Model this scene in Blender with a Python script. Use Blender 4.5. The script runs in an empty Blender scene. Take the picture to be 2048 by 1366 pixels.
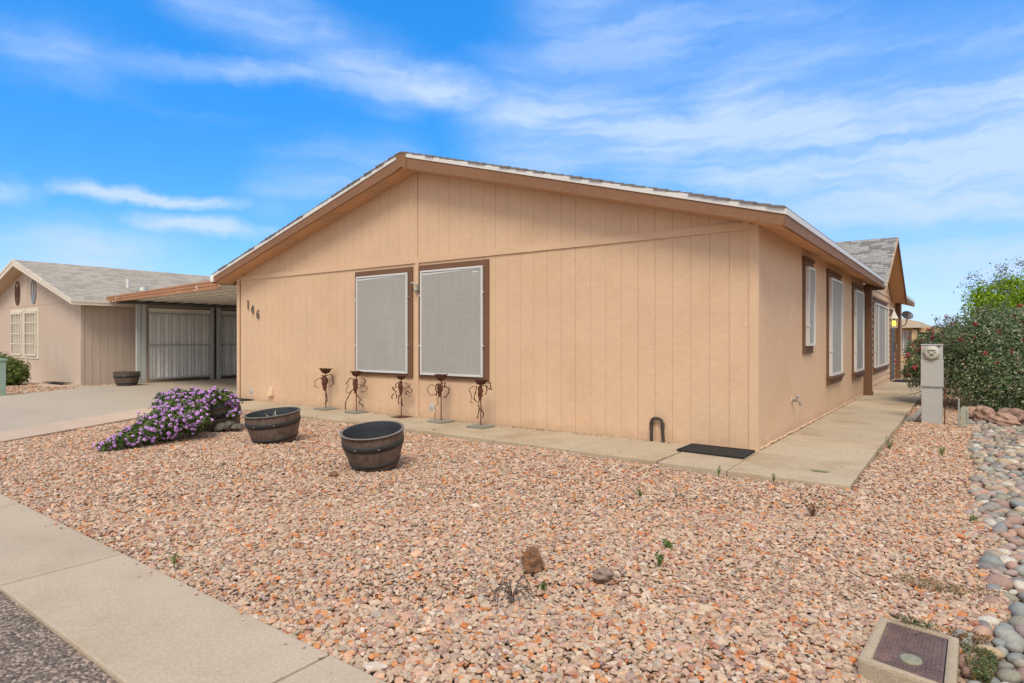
import bpy, bmesh, math, random
import numpy as np
from mathutils import Vector, Matrix
R = math.radians
random.seed(7); rng = np.random.default_rng(7)
SC = bpy.context.scene
COL = SC.collection

# ------------------------------------------------------------------ camera, sky, sun, exposure
CAM = Vector((1.988, -7.609, 1.30)); YAW = 36.085
cd = bpy.data.cameras.new('camera'); cam = bpy.data.objects.new('camera', cd); COL.objects.link(cam)
cam.location = CAM; cam.rotation_euler = (R(90), 0, R(YAW))
cd.sensor_width = 36; cd.lens = 1250 / 2048 * 36; cd.shift_y = -3 / 2048; cd.clip_end = 6000; cd.clip_start = .05
SC.camera = cam

SUN_DIR = Vector((.30, -.55, .80)).normalized()
w = bpy.data.worlds.new('World'); SC.world = w; w.use_nodes = True


def build_world():
    nt = w.node_tree; nt.nodes.clear()
    L = nt.links.new
    def node(t, **kw):
        n = nt.nodes.new(t)
        for k, v in kw.items(): setattr(n, k, v)
        return n
    def put(sock, v):
        if isinstance(v, bpy.types.NodeSocket): L(v, sock)
        else: sock.default_value = v
    def M(op, a, b=0., c=None, clamp=False):
        n = node('ShaderNodeMath', operation=op, use_clamp=clamp)
        put(n.inputs[0], a); put(n.inputs[1], b)
        if c is not None: put(n.inputs[2], c)
        return n.outputs[0]
    def V(op, a, b=(0, 0, 0), s=None):
        n = node('ShaderNodeVectorMath', operation=op)
        put(n.inputs[0], a); put(n.inputs[1], b)
        if s is not None: put(n.inputs['Scale'], s)
        return n.outputs['Value'] if op in ('DOT_PRODUCT', 'LENGTH') else n.outputs[0]
    def step(x, lo, hi):
        n = node('ShaderNodeMapRange', interpolation_type='SMOOTHSTEP')
        put(n.inputs[0], x); n.inputs[1].default_value = lo; n.inputs[2].default_value = hi
        return n.outputs[0]
    out = node('ShaderNodeOutputWorld'); bg = node('ShaderNodeBackground'); L(bg.outputs[0], out.inputs[0])
    sky = node('ShaderNodeTexSky'); sky.sky_type = 'NISHITA'; sky.sun_disc = False
    sky.sun_elevation = math.asin(SUN_DIR.z); sky.sun_rotation = math.atan2(SUN_DIR.x, SUN_DIR.y)
    sky.air_density = 1.0; sky.dust_density = .3; sky.ozone_density = 3.0
    hs = node('ShaderNodeHueSaturation'); hs.inputs['Hue'].default_value = .506; hs.inputs['Saturation'].default_value = 1.38; hs.inputs['Value'].default_value = 1.9
    L(sky.outputs[0], hs.inputs['Color'])
    az_mix = node('ShaderNodeMix', data_type='RGBA'); az_mix.inputs['Factor'].default_value = .52; L(hs.outputs[0], az_mix.inputs['A']); az_mix.inputs['B'].default_value = (.18, 3.0, 8.8, 1)
    tc = node('ShaderNodeTexCoord'); d = V('NORMALIZE', tc.outputs['Generated'])
    sx = node('ShaderNodeSeparateXYZ'); L(d, sx.inputs[0])
    th = R(YAW)
    fwd = V('DOT_PRODUCT', d, (-math.sin(th), math.cos(th), 0)); rgt = V('DOT_PRODUCT', d, (math.cos(th), math.sin(th), 0))
    az = M('ARCTAN2', rgt, fwd); el = M('ARCSINE', sx.outputs[2])
    cb = node('ShaderNodeCombineXYZ'); L(az, cb.inputs[0]); L(el, cb.inputs[1]); p0 = cb.outputs[0]
    def noise(vec, scale, detail=6, rough=.6, dist=0.):
        n = node('ShaderNodeTexNoise'); put(n.inputs['Vector'], vec)
        n.inputs['Scale'].default_value = scale; n.inputs['Detail'].default_value = detail
        n.inputs['Roughness'].default_value = rough; n.inputs['Distortion'].default_value = dist
        return n
    warp = V('SCALE', V('SUBTRACT', noise(d, 3.2, 5, .62).outputs['Color'], (.5, .5, .5)), s=.10)
    warp2 = V('SCALE', V('SUBTRACT', noise(d, 14, 5, .65).outputs['Color'], (.5, .5, .5)), s=.022)
    p = V('ADD', V('ADD', p0, warp), warp2)
    # fibres drawn out along the wind
    fib = noise(V('MULTIPLY', p, (1.0, 7.0, 1)), 2.6, 8, .58).outputs[0]
    puff = noise(V('MULTIPLY', p, (1.0, 2.2, 1)), 2.6, 8, .60).outputs[0]
    def az_el(px, py):
        x = (px - 1024) / 1250; y = (680 - py) / 1250
        return (math.atan(x), math.atan(y / math.hypot(1, x)), 0)
    def streak(a, b, width, strength):
        A = Vector(az_el(*a)); B = Vector(az_el(*b)); AB = B - A
        t = M('DIVIDE', V('DOT_PRODUCT', V('SUBTRACT', p, tuple(A)), tuple(AB)), AB.dot(AB), clamp=True)
        dist = V('LENGTH', V('SUBTRACT', V('SUBTRACT', p, tuple(A)), V('SCALE', tuple(AB), s=t)))
        taper = M('ADD', .25, M('MULTIPLY', M('MULTIPLY', t, M('SUBTRACT', 1., t)), 3.0)) if width < 60 else 1.
        core = M('POWER', M('SUBTRACT', 1., step(dist, 0, width / 1250 * 1.75)), 1.35)
        return M('MULTIPLY', M('MULTIPLY', core, taper), strength)
    total = None
    for a, b, wd, s in [((400, -30), (660, 110), 62, .42), ((640, 95), (800, 165), 60, .55), ((720, 150), (1080, 190), 40, .95),
                        ((1000, 190), (1090, 230), 32, .5), ((-60, 70), (260, 140), 46, .42), ((120, 120), (720, 152), 20, .5),
                        ((100, 358), (540, 426), 13, .95), ((260, 436), (600, 476), 17, .9), ((-120, 480), (360, 520), 50, .8),
                        ((-80, 345), (60, 372), 22, .6), ((-60, 600), (420, 560), 50, .35), ((560, 380), (800, 330), 60, .35),
                        ((1060, 250), (1600, 300), 120, .72), ((1480, 280), (2150, 290), 165, .88), ((1500, 380), (2150, 395), 80, .75),
                        ((1150, 60), (2150, 110), 130, .40), ((1590, 52), (1730, 40), 22, .35), ((1800, 530), (2200, 500), 60, .75),
                        ((1800, 620), (2300, 600), 70, .6), ((1150, 150), (1700, 190), 60, .25)]:
        v = streak(a, b, wd, s)
        total = v if total is None else M('MAXIMUM', total, v)
    # cloud veil added behind and overhead, out of view, to make the light less blue
    behind = M('MULTIPLY', step(M('ABSOLUTE', az), 1.0, 1.7), 1.)
    overhead = M('MULTIPLY', step(el, .60, .95), .9)
    total = M('MAXIMUM', total, M('MAXIMUM', behind, overhead))
    tex = M('ADD', M('MULTIPLY', step(fib, .36, .64), .85), M('MULTIPLY', step(puff, .3, .75), .45))
    cover = M('MULTIPLY', total, M('ADD', .35, M('MULTIPLY', tex, .85)), clamp=True)
    faint = M('MULTIPLY', step(fib, .50, .8), .12)
    cover = M('MINIMUM', M('ADD', cover, faint), .86)
    haze = M('MULTIPLY', M('SUBTRACT', 1., step(el, -.02, .18)), .18)
    mixh = node('ShaderNodeMix', data_type='RGBA'); L(haze, mixh.inputs['Factor']); L(az_mix.outputs['Result'], mixh.inputs['A']); mixh.inputs['B'].default_value = (2.6, 5.0, 9.4, 1)
    mix = node('ShaderNodeMix', data_type='RGBA'); L(cover, mix.inputs['Factor']); L(mixh.outputs['Result'], mix.inputs['A']); 
    # thin cloud low in front is lilac white, the added veil overhead and behind is whiter to warm the light
    cc = node('ShaderNodeMix', data_type='RGBA'); L(M('MAXIMUM', behind, overhead), cc.inputs['Factor']); cc.inputs['A'].default_value = (5.3, 6.7, 9.4, 1); cc.inputs['B'].default_value = (9.6, 8.9, 7.9, 1)
    L(cc.outputs['Result'], mix.inputs['B'])
    L(mix.outputs['Result'], bg.inputs['Color']); bg.inputs['Strength'].default_value = .09


build_world()
sl = bpy.data.lights.new('sun', 'SUN'); sl.energy = 2.0; sl.angle = R(23); sl.color = (1.0, .88, .72)
so = bpy.data.objects.new('sun', sl); COL.objects.link(so); so.rotation_euler = SUN_DIR.to_track_quat('Z', 'Y').to_euler(); so.location = (0, 0, 20)
SC.view_settings.view_transform = 'Standard'; SC.view_settings.look = 'None'; SC.view_settings.exposure = .40; SC.view_settings.gamma = 1
SC.view_settings.use_curve_mapping = False
SC.cycles.max_bounces = 6; SC.cycles.transparent_max_bounces = 8

# ------------------------------------------------------------------ materials
MATS = {}


def mat(name, col, rough=.85, var=.10, vscale=1.6, fine=.10, fscale=60, bump=.15, bscale=90, bdist=.004, stretch=(1, 1, 1), metallic=0., attr=False,
        rnd=0., stain=None, spec=.3, ramp=None, emit=None):
    """Painted or mineral surface: base colour times broad and fine noise taken from world position, with fine relief."""
    m = bpy.data.materials.new(name); m.use_nodes = True; nt = m.node_tree; L = nt.links.new
    b = nt.nodes['Principled BSDF']
    geo = nt.nodes.new('ShaderNodeNewGeometry')
    mp = nt.nodes.new('ShaderNodeMapping'); L(geo.outputs['Position'], mp.inputs[0]); mp.inputs['Scale'].default_value = stretch
    def noise(scale, detail=5, vec=mp.outputs[0], rough_=.6):
        n = nt.nodes.new('ShaderNodeTexNoise'); L(vec, n.inputs['Vector']); n.inputs['Scale'].default_value = scale
        n.inputs['Detail'].default_value = detail; n.inputs['Roughness'].default_value = rough_; return n
    def rng_(x, a, c, lo=.25, hi=.75):
        r = nt.nodes.new('ShaderNodeMapRange'); L(x, r.inputs[0]); r.inputs[1].default_value = lo; r.inputs[2].default_value = hi
        r.inputs[3].default_value = a; r.inputs[4].default_value = c; return r.outputs[0]
    def mul(a, c):
        n = nt.nodes.new('ShaderNodeVectorMath'); n.operation = 'MULTIPLY'
        for i, s in ((0, a), (1, c)):
            if isinstance(s, bpy.types.NodeSocket): L(s, n.inputs[i])
            else: n.inputs[i].default_value = s
        return n.outputs[0]
    if ramp:
        oi = nt.nodes.new('ShaderNodeObjectInfo'); cr = nt.nodes.new('ShaderNodeValToRGB'); L(oi.outputs['Random'], cr.inputs[0])
        e = cr.color_ramp; e.interpolation = 'CONSTANT'
        for i, c in enumerate(ramp):
            el = e.elements[i] if i < 2 else e.elements.new(i / len(ramp))
            el.position = i / len(ramp); el.color = (*c, 1)
        c = cr.outputs[0]
    elif attr:
        a = nt.nodes.new('ShaderNodeAttribute'); a.attribute_name = 'Col'; c = a.outputs['Color']
    else:
        c = tuple(col)
    if var: c = mul(c, rng_(noise(vscale, 4).outputs[0], 1 - var, 1 + var))
    if fine: c = mul(c, rng_(noise(fscale, 6).outputs[0], 1 - fine, 1 + fine))
    if rnd:
        oi = nt.nodes.new('ShaderNodeObjectInfo'); c = mul(c, rng_(oi.outputs['Random'], 1 - rnd, 1 + rnd, 0, 1))
    if stain:                                   # (colour factor, scale, threshold low, high)
        sc, ss, lo, hi = stain
        f = rng_(noise(ss, 6, geo.outputs['Position'], .65).outputs[0], 0, 1, lo, hi)
        mx = nt.nodes.new('ShaderNodeMix'); mx.data_type = 'RGBA'; L(f, mx.inputs['Factor'])
        if isinstance(c, bpy.types.NodeSocket): L(c, mx.inputs['A']); L(mul(c, sc), mx.inputs['B'])
        else: mx.inputs['A'].default_value = (*c, 1); mx.inputs['B'].default_value = (*[i * j for i, j in zip(c, sc)], 1)
        c = mx.outputs['Result']
    if isinstance(c, bpy.types.NodeSocket): L(c, b.inputs['Base Color'])
    else: b.inputs['Base Color'].default_value = (*c, 1)
    b.inputs['Roughness'].default_value = rough; b.inputs['Metallic'].default_value = metallic; b.inputs['Specular IOR Level'].default_value = spec
    if bump:
        bp = nt.nodes.new('ShaderNodeBump'); bp.inputs['Strength'].default_value = min(1, bump * 2); bp.inputs['Distance'].default_value = bdist
        L(noise(bscale, 6).outputs[0], bp.inputs['Height']); L(bp.outputs[0], b.inputs['Normal'])
    if emit:
        b.inputs['Emission Color'].default_value = (*emit[0], 1); b.inputs['Emission Strength'].default_value = emit[1]
    MATS[name] = m
    return m


P_WALL = mat('peach_siding_paint', (.645, .45, .295), .75, .05, .9, .06, 9, .45, 26, .0035, (1, 1, 1.9), stain=((.93, .9, .85), 1.1, .48, .8))
P_TRIM = mat('peach_trim_paint', (.645, .45, .295), .7, .05, 1.2, .05, 20, .25, 40, .002)
P_BACK = mat('siding_groove_paint', (.62, .38, .20), .9, .1, 3, 0, 60, 0)
BROWN = mat('brown_trim_paint', (.165, .088, .05), .7, .10, 1.5, .10, 30, .3, 30, .002, (1, 1, .4))
BROWN2 = mat('brown_fascia_paint', (.24, .125, .068), .7, .10, 1.5, .12, 30, .3, 30, .002, (1, 1, 1))
WHITE = mat('white_metal', (.66, .655, .63), .45, .05, 2, .05, 40, .05)
ALU = mat('pale_aluminium', (.66, .67, .66), .4, .04, 2, .04, 60, .05, metallic=.2)
SOFF = mat('peach_soffit_paint', (.60, .35, .19), .8, .06, 1.3, .05, 30, .15)
SHING = [mat('grey_asphalt_shingle', tuple(c * k for c in (.285, .28, .27)), .95, .10, .9, .28, 55, .4, 160, .004) for k in (.66, 1., 1.16)]
SHINGN = [mat('tan_grey_shingle', tuple(c * k for c in (.40, .37, .32)), .95, .08, .7, .25, 45, .4, 120, .004) for k in (.86, 1., 1.10)]
CONC = mat('walkway_concrete', (.455, .38, .275), .92, .10, .9, .14, 25, .25, 160, .003, stain=((.68, .56, .44), .8, .47, .74), rnd=.05)
SIDEW = mat('sidewalk_concrete', (.44, .365, .275), .93, .08, 1.1, .17, 70, .35, 190, .003, stain=((.86, .8, .72), 1.6, .5, .8), rnd=.05)
DRIVE = mat('driveway_concrete', (.42, .365, .29), .92, .10, .5, .10, 20, .2, 120, .003, stain=((.8, .78, .76), .5, .5, .75), rnd=.05)
BORD = mat('pinkish_concrete', (.50, .39, .30), .92, .08, 1, .12, 20, .25, 120, .003, rnd=.06)
DARKC = mat('water_box_concrete', (.43, .35, .25), .95, .12, 8, .25, 120, .5, 200, .004)
SOIL = mat('dry_soil', (.34, .24, .175), .97, .2, .8, .3, 30, .5, 60, .01)
PLASTIC = mat('barrel_resin', (.135, .098, .078), .62, .22, 5, .35, 30, .3, 40, .002, (1, 1, .12), stain=((.55, .5, .48), 9, .5, .72))
HOOP = mat('barrel_hoop_black', (.030, .030, .028), .55, .3, 8, .3, 60, .1)
HOOPR = mat('barrel_rim', (.17, .165, .155), .6, .2, 8, .2, 60, .1)
INNER = mat('barrel_inside', (.040, .046, .054), .6, .2, 8, .2, 60, .1)
RIVET = mat('rivet_metal', (.25, .24, .22), .5, .1, 5, .1, 60, 0, metallic=.5)
RUST = mat('rusted_iron', (.115, .045, .027), .85, .3, 14, .4, 60, .5, 120, .003, stain=((.55, .5, .55), 25, .45, .65))
SLATE = mat('grey_slate', (.25, .245, .21), .9, .15, 6, .25, 50, .5, 90, .004)
BLACK = mat('black_rubber', (.028, .028, .028), .85, .2, 5, .3, 120, .4, 200, .003)
BLKPIPE = mat('black_pipe_worn', (.05, .042, .036), .6, .3, 20, .5, 90, .2, stain=((3.2, 2.8, 2.4), 40, .55, .7))
GREYBOX = mat('grey_enamel', (.43, .44, .42), .5, .05, 2, .06, 50, .05)
METER = mat('meter_glass', (.50, .49, .42), .2, .05, 4, .05, 30, 0)
METERD = mat('meter_print', (.08, .08, .08), .5, 0, 1, 0, 1, 0)
GREYPVC = mat('grey_pvc', (.30, .30, .29), .55, .1, 8, .15, 50, .1)
CABG = mat('pale_green_plastic', (.36, .38, .30), .6, .08, 6, .12, 50, .1)
UTILG = mat('utility_green', (.26, .36, .30), .55, .08, 3, .1, 50, .1)
STEEL = mat('galvanised_steel', (.36, .37, .36), .5, .15, 6, .2, 60, .1, metallic=.4)
CPPOST = mat('pale_blue_grey_post', (.47, .50, .49), .5, .06, 2, .06, 40, .05)
CPPAN = mat('grey_corrugated_panel', (.34, .33, .30), .6, .12, 1.2, .1, 20, .1, (1, 1, .2))if False else mat('grey_corrugated_panel', (.74, .755, .745), .45, .10, 1.2, .1, 20, .1)
CPROOF = mat('corrugated_roof_sheet', (.80, .78, .72), .5, .08, 1.0, .15, 12, .1, stain=((.85, .83, .8), 2.5, .5, .75))
CPBEAM = mat('dark_beam', (.13, .135, .12), .7, .15, 2, .15, 30, .1)
CPFASC = mat('worn_orange_brown_paint', (.40, .20, .105), .65, .12, 1.5, .2, 30, .1, stain=((1.9, 3.4, 5.6), 5.5, .60, .625))
NWALL = mat('beige_siding_paint', (.54, .44, .355), .8, .05, .7, .06, 10, .2, 20, .002, (1, 1, .07))
NBACK = mat('beige_groove', (.27, .205, .15), .9, .1, 2, 0, 1, 0)
NTRIM = mat('cream_trim_paint', (.68, .62, .52), .7, .05, 1.2, .05, 30, .1)
NSOFF = mat('beige_soffit', (.54, .42, .31), .8, .05, 1.2, .05, 30, .1)
NGLASS = mat('beige_window_screen', (.52, .465, .385), .5, .06, 2, .05, 100, .05)
PLQ_B = mat('brown_plaque_metal', (.10, .045, .03), .7, .2, 10, .2, 50, .1)
PLQ_G = mat('grey_plaque_metal', (.25, .27, .28), .5, .2, 10, .2, 50, .1, metallic=.3)
LEAF = mat('leaf', (1, 1, 1), .6, 0, 1, .12, 60, 0, attr=True)
PETAL = mat('lilac_petal', (.49, .26, .60), .65, .15, 20, .2, 90, 0, rnd=.25)
REDP = mat('red_blossom', (.36, .045, .07), .6, .2, 20, .2, 90, 0, rnd=.3)
TWIG = mat('pale_twig', (.45, .40, .33), .9, .1, 20, .2, 80, .2)
BARK = mat('bark', (.14, .10, .07), .95, .2, 10, .3, 60, .4)
AGAVE = mat('dried_grey_blade', (.11, .09, .08), .85, .25, 20, .3, 90, .2)
DRYW = mat('dry_brown_weed', (.22, .11, .06), .9, .2, 20, .3, 90, 0)
REDROCK = mat('rust_brown_rock', (.21, .125, .08), .95, .35, 22, .45, 60, .9, 70, .02, stain=((1.5, 1.05, .6), 38, .48, .6))
GREYROCK = mat('grey_brown_rock', (.27, .20, .16), .95, .2, 12, .35, 60, .8, 60, .01)
DARKROCK = mat('dark_grey_rock', (.16, .15, .125), .95, .25, 9, .35, 50, .8, 50, .01)
PINKROCK = mat('reddish_boulder', (.33, .215, .165), .95, .35, 9, .45, 40, .8, 40, .012, rnd=.25)
COBBLE = mat('river_cobble', (1, 1, 1), .75, .14, 12, .22, 70, .25, 90, .003,
             ramp=[(.32, .28, .225), (.38, .30, .225), (.235, .225, .20), (.42, .27, .205), (.27, .255, .20), (.44, .36, .27), (.20, .185, .18), (.33, .22, .18), (.31, .31, .28),
                   (.26, .24, .22), (.42, .32, .20), (.24, .26, .25), (.36, .28, .255), (.52, .48, .41)])
STONE = mat('crushed_stone', (1, 1, 1), .9, .10, 30, .22, 140, .3, 150, .003, attr=True)
ASPH = mat('old_asphalt', (.125, .105, .09), .95, .15, 1.5, .3, 90, .6, 70, .02)
LAMPW = mat('white_lantern_paint', (.70, .68, .62), .5, .05, 5, .05, 50, .05)
FLAME = mat('lit_bulb', (.9, .6, .05), .5, 0, 1, 0, 1, 0, emit=((1., .62, .04), 2.6))
DOORM = mat('security_door_mesh', (.085, .095, .09), .6, .1, 5, .1, 60, .1)
CREAM = mat('cream_paint', (.55, .47, .36), .8, .05, 1, .05, 30, .1)
TANW = mat('tan_paint', (.50, .36, .20), .8, .06, 1, .05, 30, .1)
FARSHADE = mat('painted_carport_shade', (.03, .022, .018), .95, 0, 1, 0, 1, 0)  # near black colour standing in for shade under the far carport
LID = mat('brown_meter_lid', (.15, .10, .085), .42, .2, 7, .3, 40, .4, 120, .003, stain=((1.7, 1.4, 1.2), 6, .5, .75))
LIDCAP = mat('grey_green_cap', (.27, .27, .19), .6, .1, 9, .15, 70, .1)


def wall_grime():
    nt = P_WALL.node_tree; L = nt.links.new; b = nt.nodes['Principled BSDF']; src = b.inputs['Base Color'].links[0].from_socket
    geo = nt.nodes.new('ShaderNodeNewGeometry'); sp = nt.nodes.new('ShaderNodeSeparateXYZ'); L(geo.outputs['Position'], sp.inputs[0])
    n = nt.nodes.new('ShaderNodeTexNoise'); n.inputs['Scale'].default_value = 7; n.inputs['Detail'].default_value = 8; n.inputs['Roughness'].default_value = .7; L(geo.outputs['Position'], n.inputs['Vector'])
    a = nt.nodes.new('ShaderNodeMath'); a.operation = 'MULTIPLY_ADD'; L(n.outputs[0], a.inputs[0]); a.inputs[1].default_value = .42; a.inputs[2].default_value = -.10
    d = nt.nodes.new('ShaderNodeMath'); d.operation = 'SUBTRACT'; L(a.outputs[0], d.inputs[0]); L(sp.outputs[2], d.inputs[1])
    r = nt.nodes.new('ShaderNodeMapRange'); L(d.outputs[0], r.inputs[0]); r.inputs[1].default_value = -.03; r.inputs[2].default_value = .12; r.inputs[3].default_value = 0; r.inputs[4].default_value = .55
    mx = nt.nodes.new('ShaderNodeMix'); mx.data_type = 'RGBA'; L(r.outputs[0], mx.inputs['Factor']); L(src, mx.inputs['A']); mx.inputs['B'].default_value = (.45, .30, .19, 1)
    L(mx.outputs['Result'], b.inputs['Base Color'])


wall_grime()


def leaf_glow():
    nt = LEAF.node_tree; L = nt.links.new; b = nt.nodes['Principled BSDF']; out = [n for n in nt.nodes if n.type == 'OUTPUT_MATERIAL'][0]
    t = nt.nodes.new('ShaderNodeBsdfTranslucent'); L(b.inputs['Base Color'].links[0].from_socket, t.inputs['Color'])
    mx = nt.nodes.new('ShaderNodeMixShader'); mx.inputs[0].default_value = .35; L(b.outputs[0], mx.inputs[1]); L(t.outputs[0], mx.inputs[2]); L(mx.outputs[0], out.inputs['Surface'])


leaf_glow()


def mat_screen():
    m = mat('solar_screen_fabric', (.345, .345, .325), .8, .06, .9, .05, 200, 0)
    nt = m.node_tree; L = nt.links.new; b = nt.nodes['Principled BSDF']
    src = b.inputs['Base Color'].links[0].from_socket
    geo = nt.nodes.new('ShaderNodeNewGeometry')
    def fib(st):
        mp = nt.nodes.new('ShaderNodeMapping'); mp.inputs['Scale'].default_value = st; L(geo.outputs['Position'], mp.inputs[0])
        n = nt.nodes.new('ShaderNodeTexNoise'); n.inputs['Scale'].default_value = 1; n.inputs['Detail'].default_value = 3; L(mp.outputs[0], n.inputs['Vector']); return n.outputs[0]
    a = nt.nodes.new('ShaderNodeMath'); a.operation = 'ADD'; L(fib((70, 70, 1.5)), a.inputs[0]); L(fib((1.2, 1.2, 90)), a.inputs[1])
    r = nt.nodes.new('ShaderNodeMapRange'); L(a.outputs[0], r.inputs[0]); r.inputs[1].default_value = .7; r.inputs[2].default_value = 1.3; r.inputs[3].default_value = .91; r.inputs[4].default_value = 1.09
    v = nt.nodes.new('ShaderNodeVectorMath'); v.operation = 'MULTIPLY'; L(src, v.inputs[0]); L(r.outputs[0], v.inputs[1]); L(v.outputs[0], b.inputs['Base Color'])
    return m


SCREEN = mat_screen()


def asphalt_speckle():
    nt = ASPH.node_tree; L = nt.links.new; b = nt.nodes['Principled BSDF']
    geo = nt.nodes.new('ShaderNodeNewGeometry')
    v = nt.nodes.new('ShaderNodeTexVoronoi'); v.inputs['Scale'].default_value = 85; L(geo.outputs['Position'], v.inputs['Vector'])
    cr = nt.nodes.new('ShaderNodeValToRGB'); sep = nt.nodes.new('ShaderNodeSeparateColor'); L(v.outputs['Color'], sep.inputs[0]); L(sep.outputs[0], cr.inputs[0])
    for i, (p, c) in enumerate([(0, (.085, .068, .058)), (.4, (.155, .122, .10)), (.7, (.25, .195, .16)), (.92, (.42, .33, .265))]):
        e = cr.color_ramp.elements[i] if i < 2 else cr.color_ramp.elements.new(p)
        e.position = p; e.color = (*c, 1)
    L(cr.outputs[0], b.inputs['Base Color'])
    bp = nt.nodes.new('ShaderNodeBump'); bp.inputs['Distance'].default_value = .008; bp.inputs['Strength'].default_value = .9; bp.invert = True
    L(v.outputs['Distance'], bp.inputs['Height']); L(bp.outputs[0], b.inputs['Normal'])


asphalt_speckle()

# ------------------------------------------------------------------ object helpers
ORG = {}


def tag(o, label=None, cat=None, group=None, kind=None):
    if label: o['label'] = label
    if cat: o['category'] = cat
    if group: o['group'] = group
    if kind: o['kind'] = kind
    return o


def thing(name, label, cat, loc=(0, 0, 0), group=None, kind=None):
    o = bpy.data.objects.new(name, None); COL.objects.link(o); o.empty_display_size = .1
    o.location = loc; ORG[o.name] = Vector(loc)
    return tag(o, label, cat, group, kind)


class MB:
    """Collects shapes given in world coordinates and links them as one mesh object."""
    def __init__(s): s.v = []; s.f = []; s.sm = []
    def add(s, vs, fs, smooth=False):
        n = len(s.v); s.v += [tuple(v) for v in vs]; s.f += [tuple(i + n for i in f) for f in fs]; s.sm += [smooth] * len(fs); return s
    def box(s, x0, x1, y0, y1, z0, z1):
        return s.add([(x0, y0, z0), (x1, y0, z0), (x1, y1, z0), (x0, y1, z0), (x0, y0, z1), (x1, y0, z1), (x1, y1, z1), (x0, y1, z1)],
                     [(3, 2, 1, 0), (4, 5, 6, 7), (0, 1, 5, 4), (1, 2, 6, 5), (2, 3, 7, 6), (3, 0, 4, 7)])
    def prism(s, poly, off):
        """poly: 3-D points of one face; off: extrusion vector."""
        n = len(poly); a = [Vector(p) for p in poly]; o = Vector(off); b = [p + o for p in a]
        nrm = sum(((a[i] - a[0]).cross(a[(i + 1) % n] - a[0]) for i in range(1, n - 1)), Vector())
        if nrm.dot(o) > 0: a.reverse(); b.reverse()
        return s.add(a + b, [tuple(range(n)), tuple(range(2 * n - 1, n - 1, -1))] + [(i, i + n, (i + 1) % n + n, (i + 1) % n) for i in range(n)])
    def bar(s, p, q, wx, wz, up=(0, 0, 1)):
        p = Vector(p); q = Vector(q); d = (q - p).normalized(); u = Vector(up)
        if abs(d.dot(u)) > .99: u = Vector((1, 0, 0))
        a = d.cross(u).normalized() * wx / 2; b = a.cross(d).normalized() * wz / 2
        vs = [p - a - b, p + a - b, p + a + b, p - a + b, q - a - b, q + a - b, q + a + b, q - a + b]
        return s.add(vs, [(0, 1, 2, 3), (7, 6, 5, 4), (1, 0, 4, 5), (2, 1, 5, 6), (3, 2, 6, 7), (0, 3, 7, 4)])
    def tube(s, pts, r, n=8, cap=True):
        pts = [Vector(p) for p in pts]; rs = r if isinstance(r, (list, tuple)) else [r] * len(pts); vs = []; fs = []
        d0 = (pts[1] - pts[0]).normalized(); u = Vector((0, 0, 1)) if abs(d0.z) < .9 else Vector((1, 0, 0)); a = d0.cross(u).normalized()
        for i, p in enumerate(pts):
            d = (pts[min(i + 1, len(pts) - 1)] - pts[max(i - 1, 0)]).normalized()
            a = (a - d * a.dot(d)).normalized(); b = d.cross(a)
            vs += [p + (a * math.cos(t) + b * math.sin(t)) * rs[i] for t in (2 * math.pi * k / n for k in range(n))]
        for i in range(len(pts) - 1):
            fs += [(i * n + k, i * n + (k + 1) % n, (i + 1) * n + (k + 1) % n, (i + 1) * n + k) for k in range(n)]
        s.add(vs, fs, True)
        if cap: s.add(vs[:n], [tuple(range(n - 1, -1, -1))]); s.add(vs[-n:], [tuple(range(n))])
        return s
    def lathe(s, prof, c=(0, 0, 0), n=40, M=None, smooth=True):
        vs = []; c = Vector(c)
        for r, z in prof:
            for k in range(n):
                v = Vector((r * math.cos(2 * math.pi * k / n), r * math.sin(2 * math.pi * k / n), z))
                vs.append(c + (M @ v if M else v))
        fs = [(i * n + k, i * n + (k + 1) % n, (i + 1) * n + (k + 1) % n, (i + 1) * n + k) for i in range(len(prof) - 1) for k in range(n)]
        return s.add(vs, fs, smooth)
    def ribbon(s, pts, width, thick, up):
        """A flat metal strip along pts, its width turned towards up."""
        pts = [Vector(p) for p in pts]; vs = []; fs = []
        for i, p in enumerate(pts):
            d = (pts[min(i + 1, len(pts) - 1)] - pts[max(i - 1, 0)]).normalized()
            u = Vector(up) + Vector((math.sin(i * 1.7), math.cos(i * 1.3), .3)) * .35
            a = d.cross(u).normalized(); b = a.cross(d).normalized()
            a *= thick / 2; b *= width / 2
            vs += [p - a - b, p + a - b, p + a + b, p - a + b]
        for i in range(len(pts) - 1):
            fs += [(i * 4 + k, i * 4 + (k + 1) % 4, i * 4 + 4 + (k + 1) % 4, i * 4 + 4 + k) for k in range(4)]
        fs += [(3, 2, 1, 0), tuple(len(vs) - 4 + k for k in range(4))]
        return s.add(vs, fs)
    def build(s, name, m, parent=None, bevel=0.):
        org = ORG.get(parent.name, Vector()) if parent else Vector()
        me = bpy.data.meshes.new(name); me.from_pydata([tuple(Vector(v) - org) for v in s.v], [], s.f)
        me.polygons.foreach_set('use_smooth', s.sm); me.materials.append(m)
        bm = bmesh.new(); bm.from_mesh(me)
        if bevel:
            bmesh.ops.bevel(bm, geom=[e for e in bm.edges if len(e.link_faces) == 2 and e.calc_face_angle(0) > .5], offset=bevel, segments=2, affect='EDGES', profile=.6)
        bmesh.ops.recalc_face_normals(bm, faces=bm.faces); bm.to_mesh(me); bm.free()
        o = bpy.data.objects.new(name, me); COL.objects.link(o)
        if parent: o.parent = parent
        ORG[o.name] = org
        return o


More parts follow.
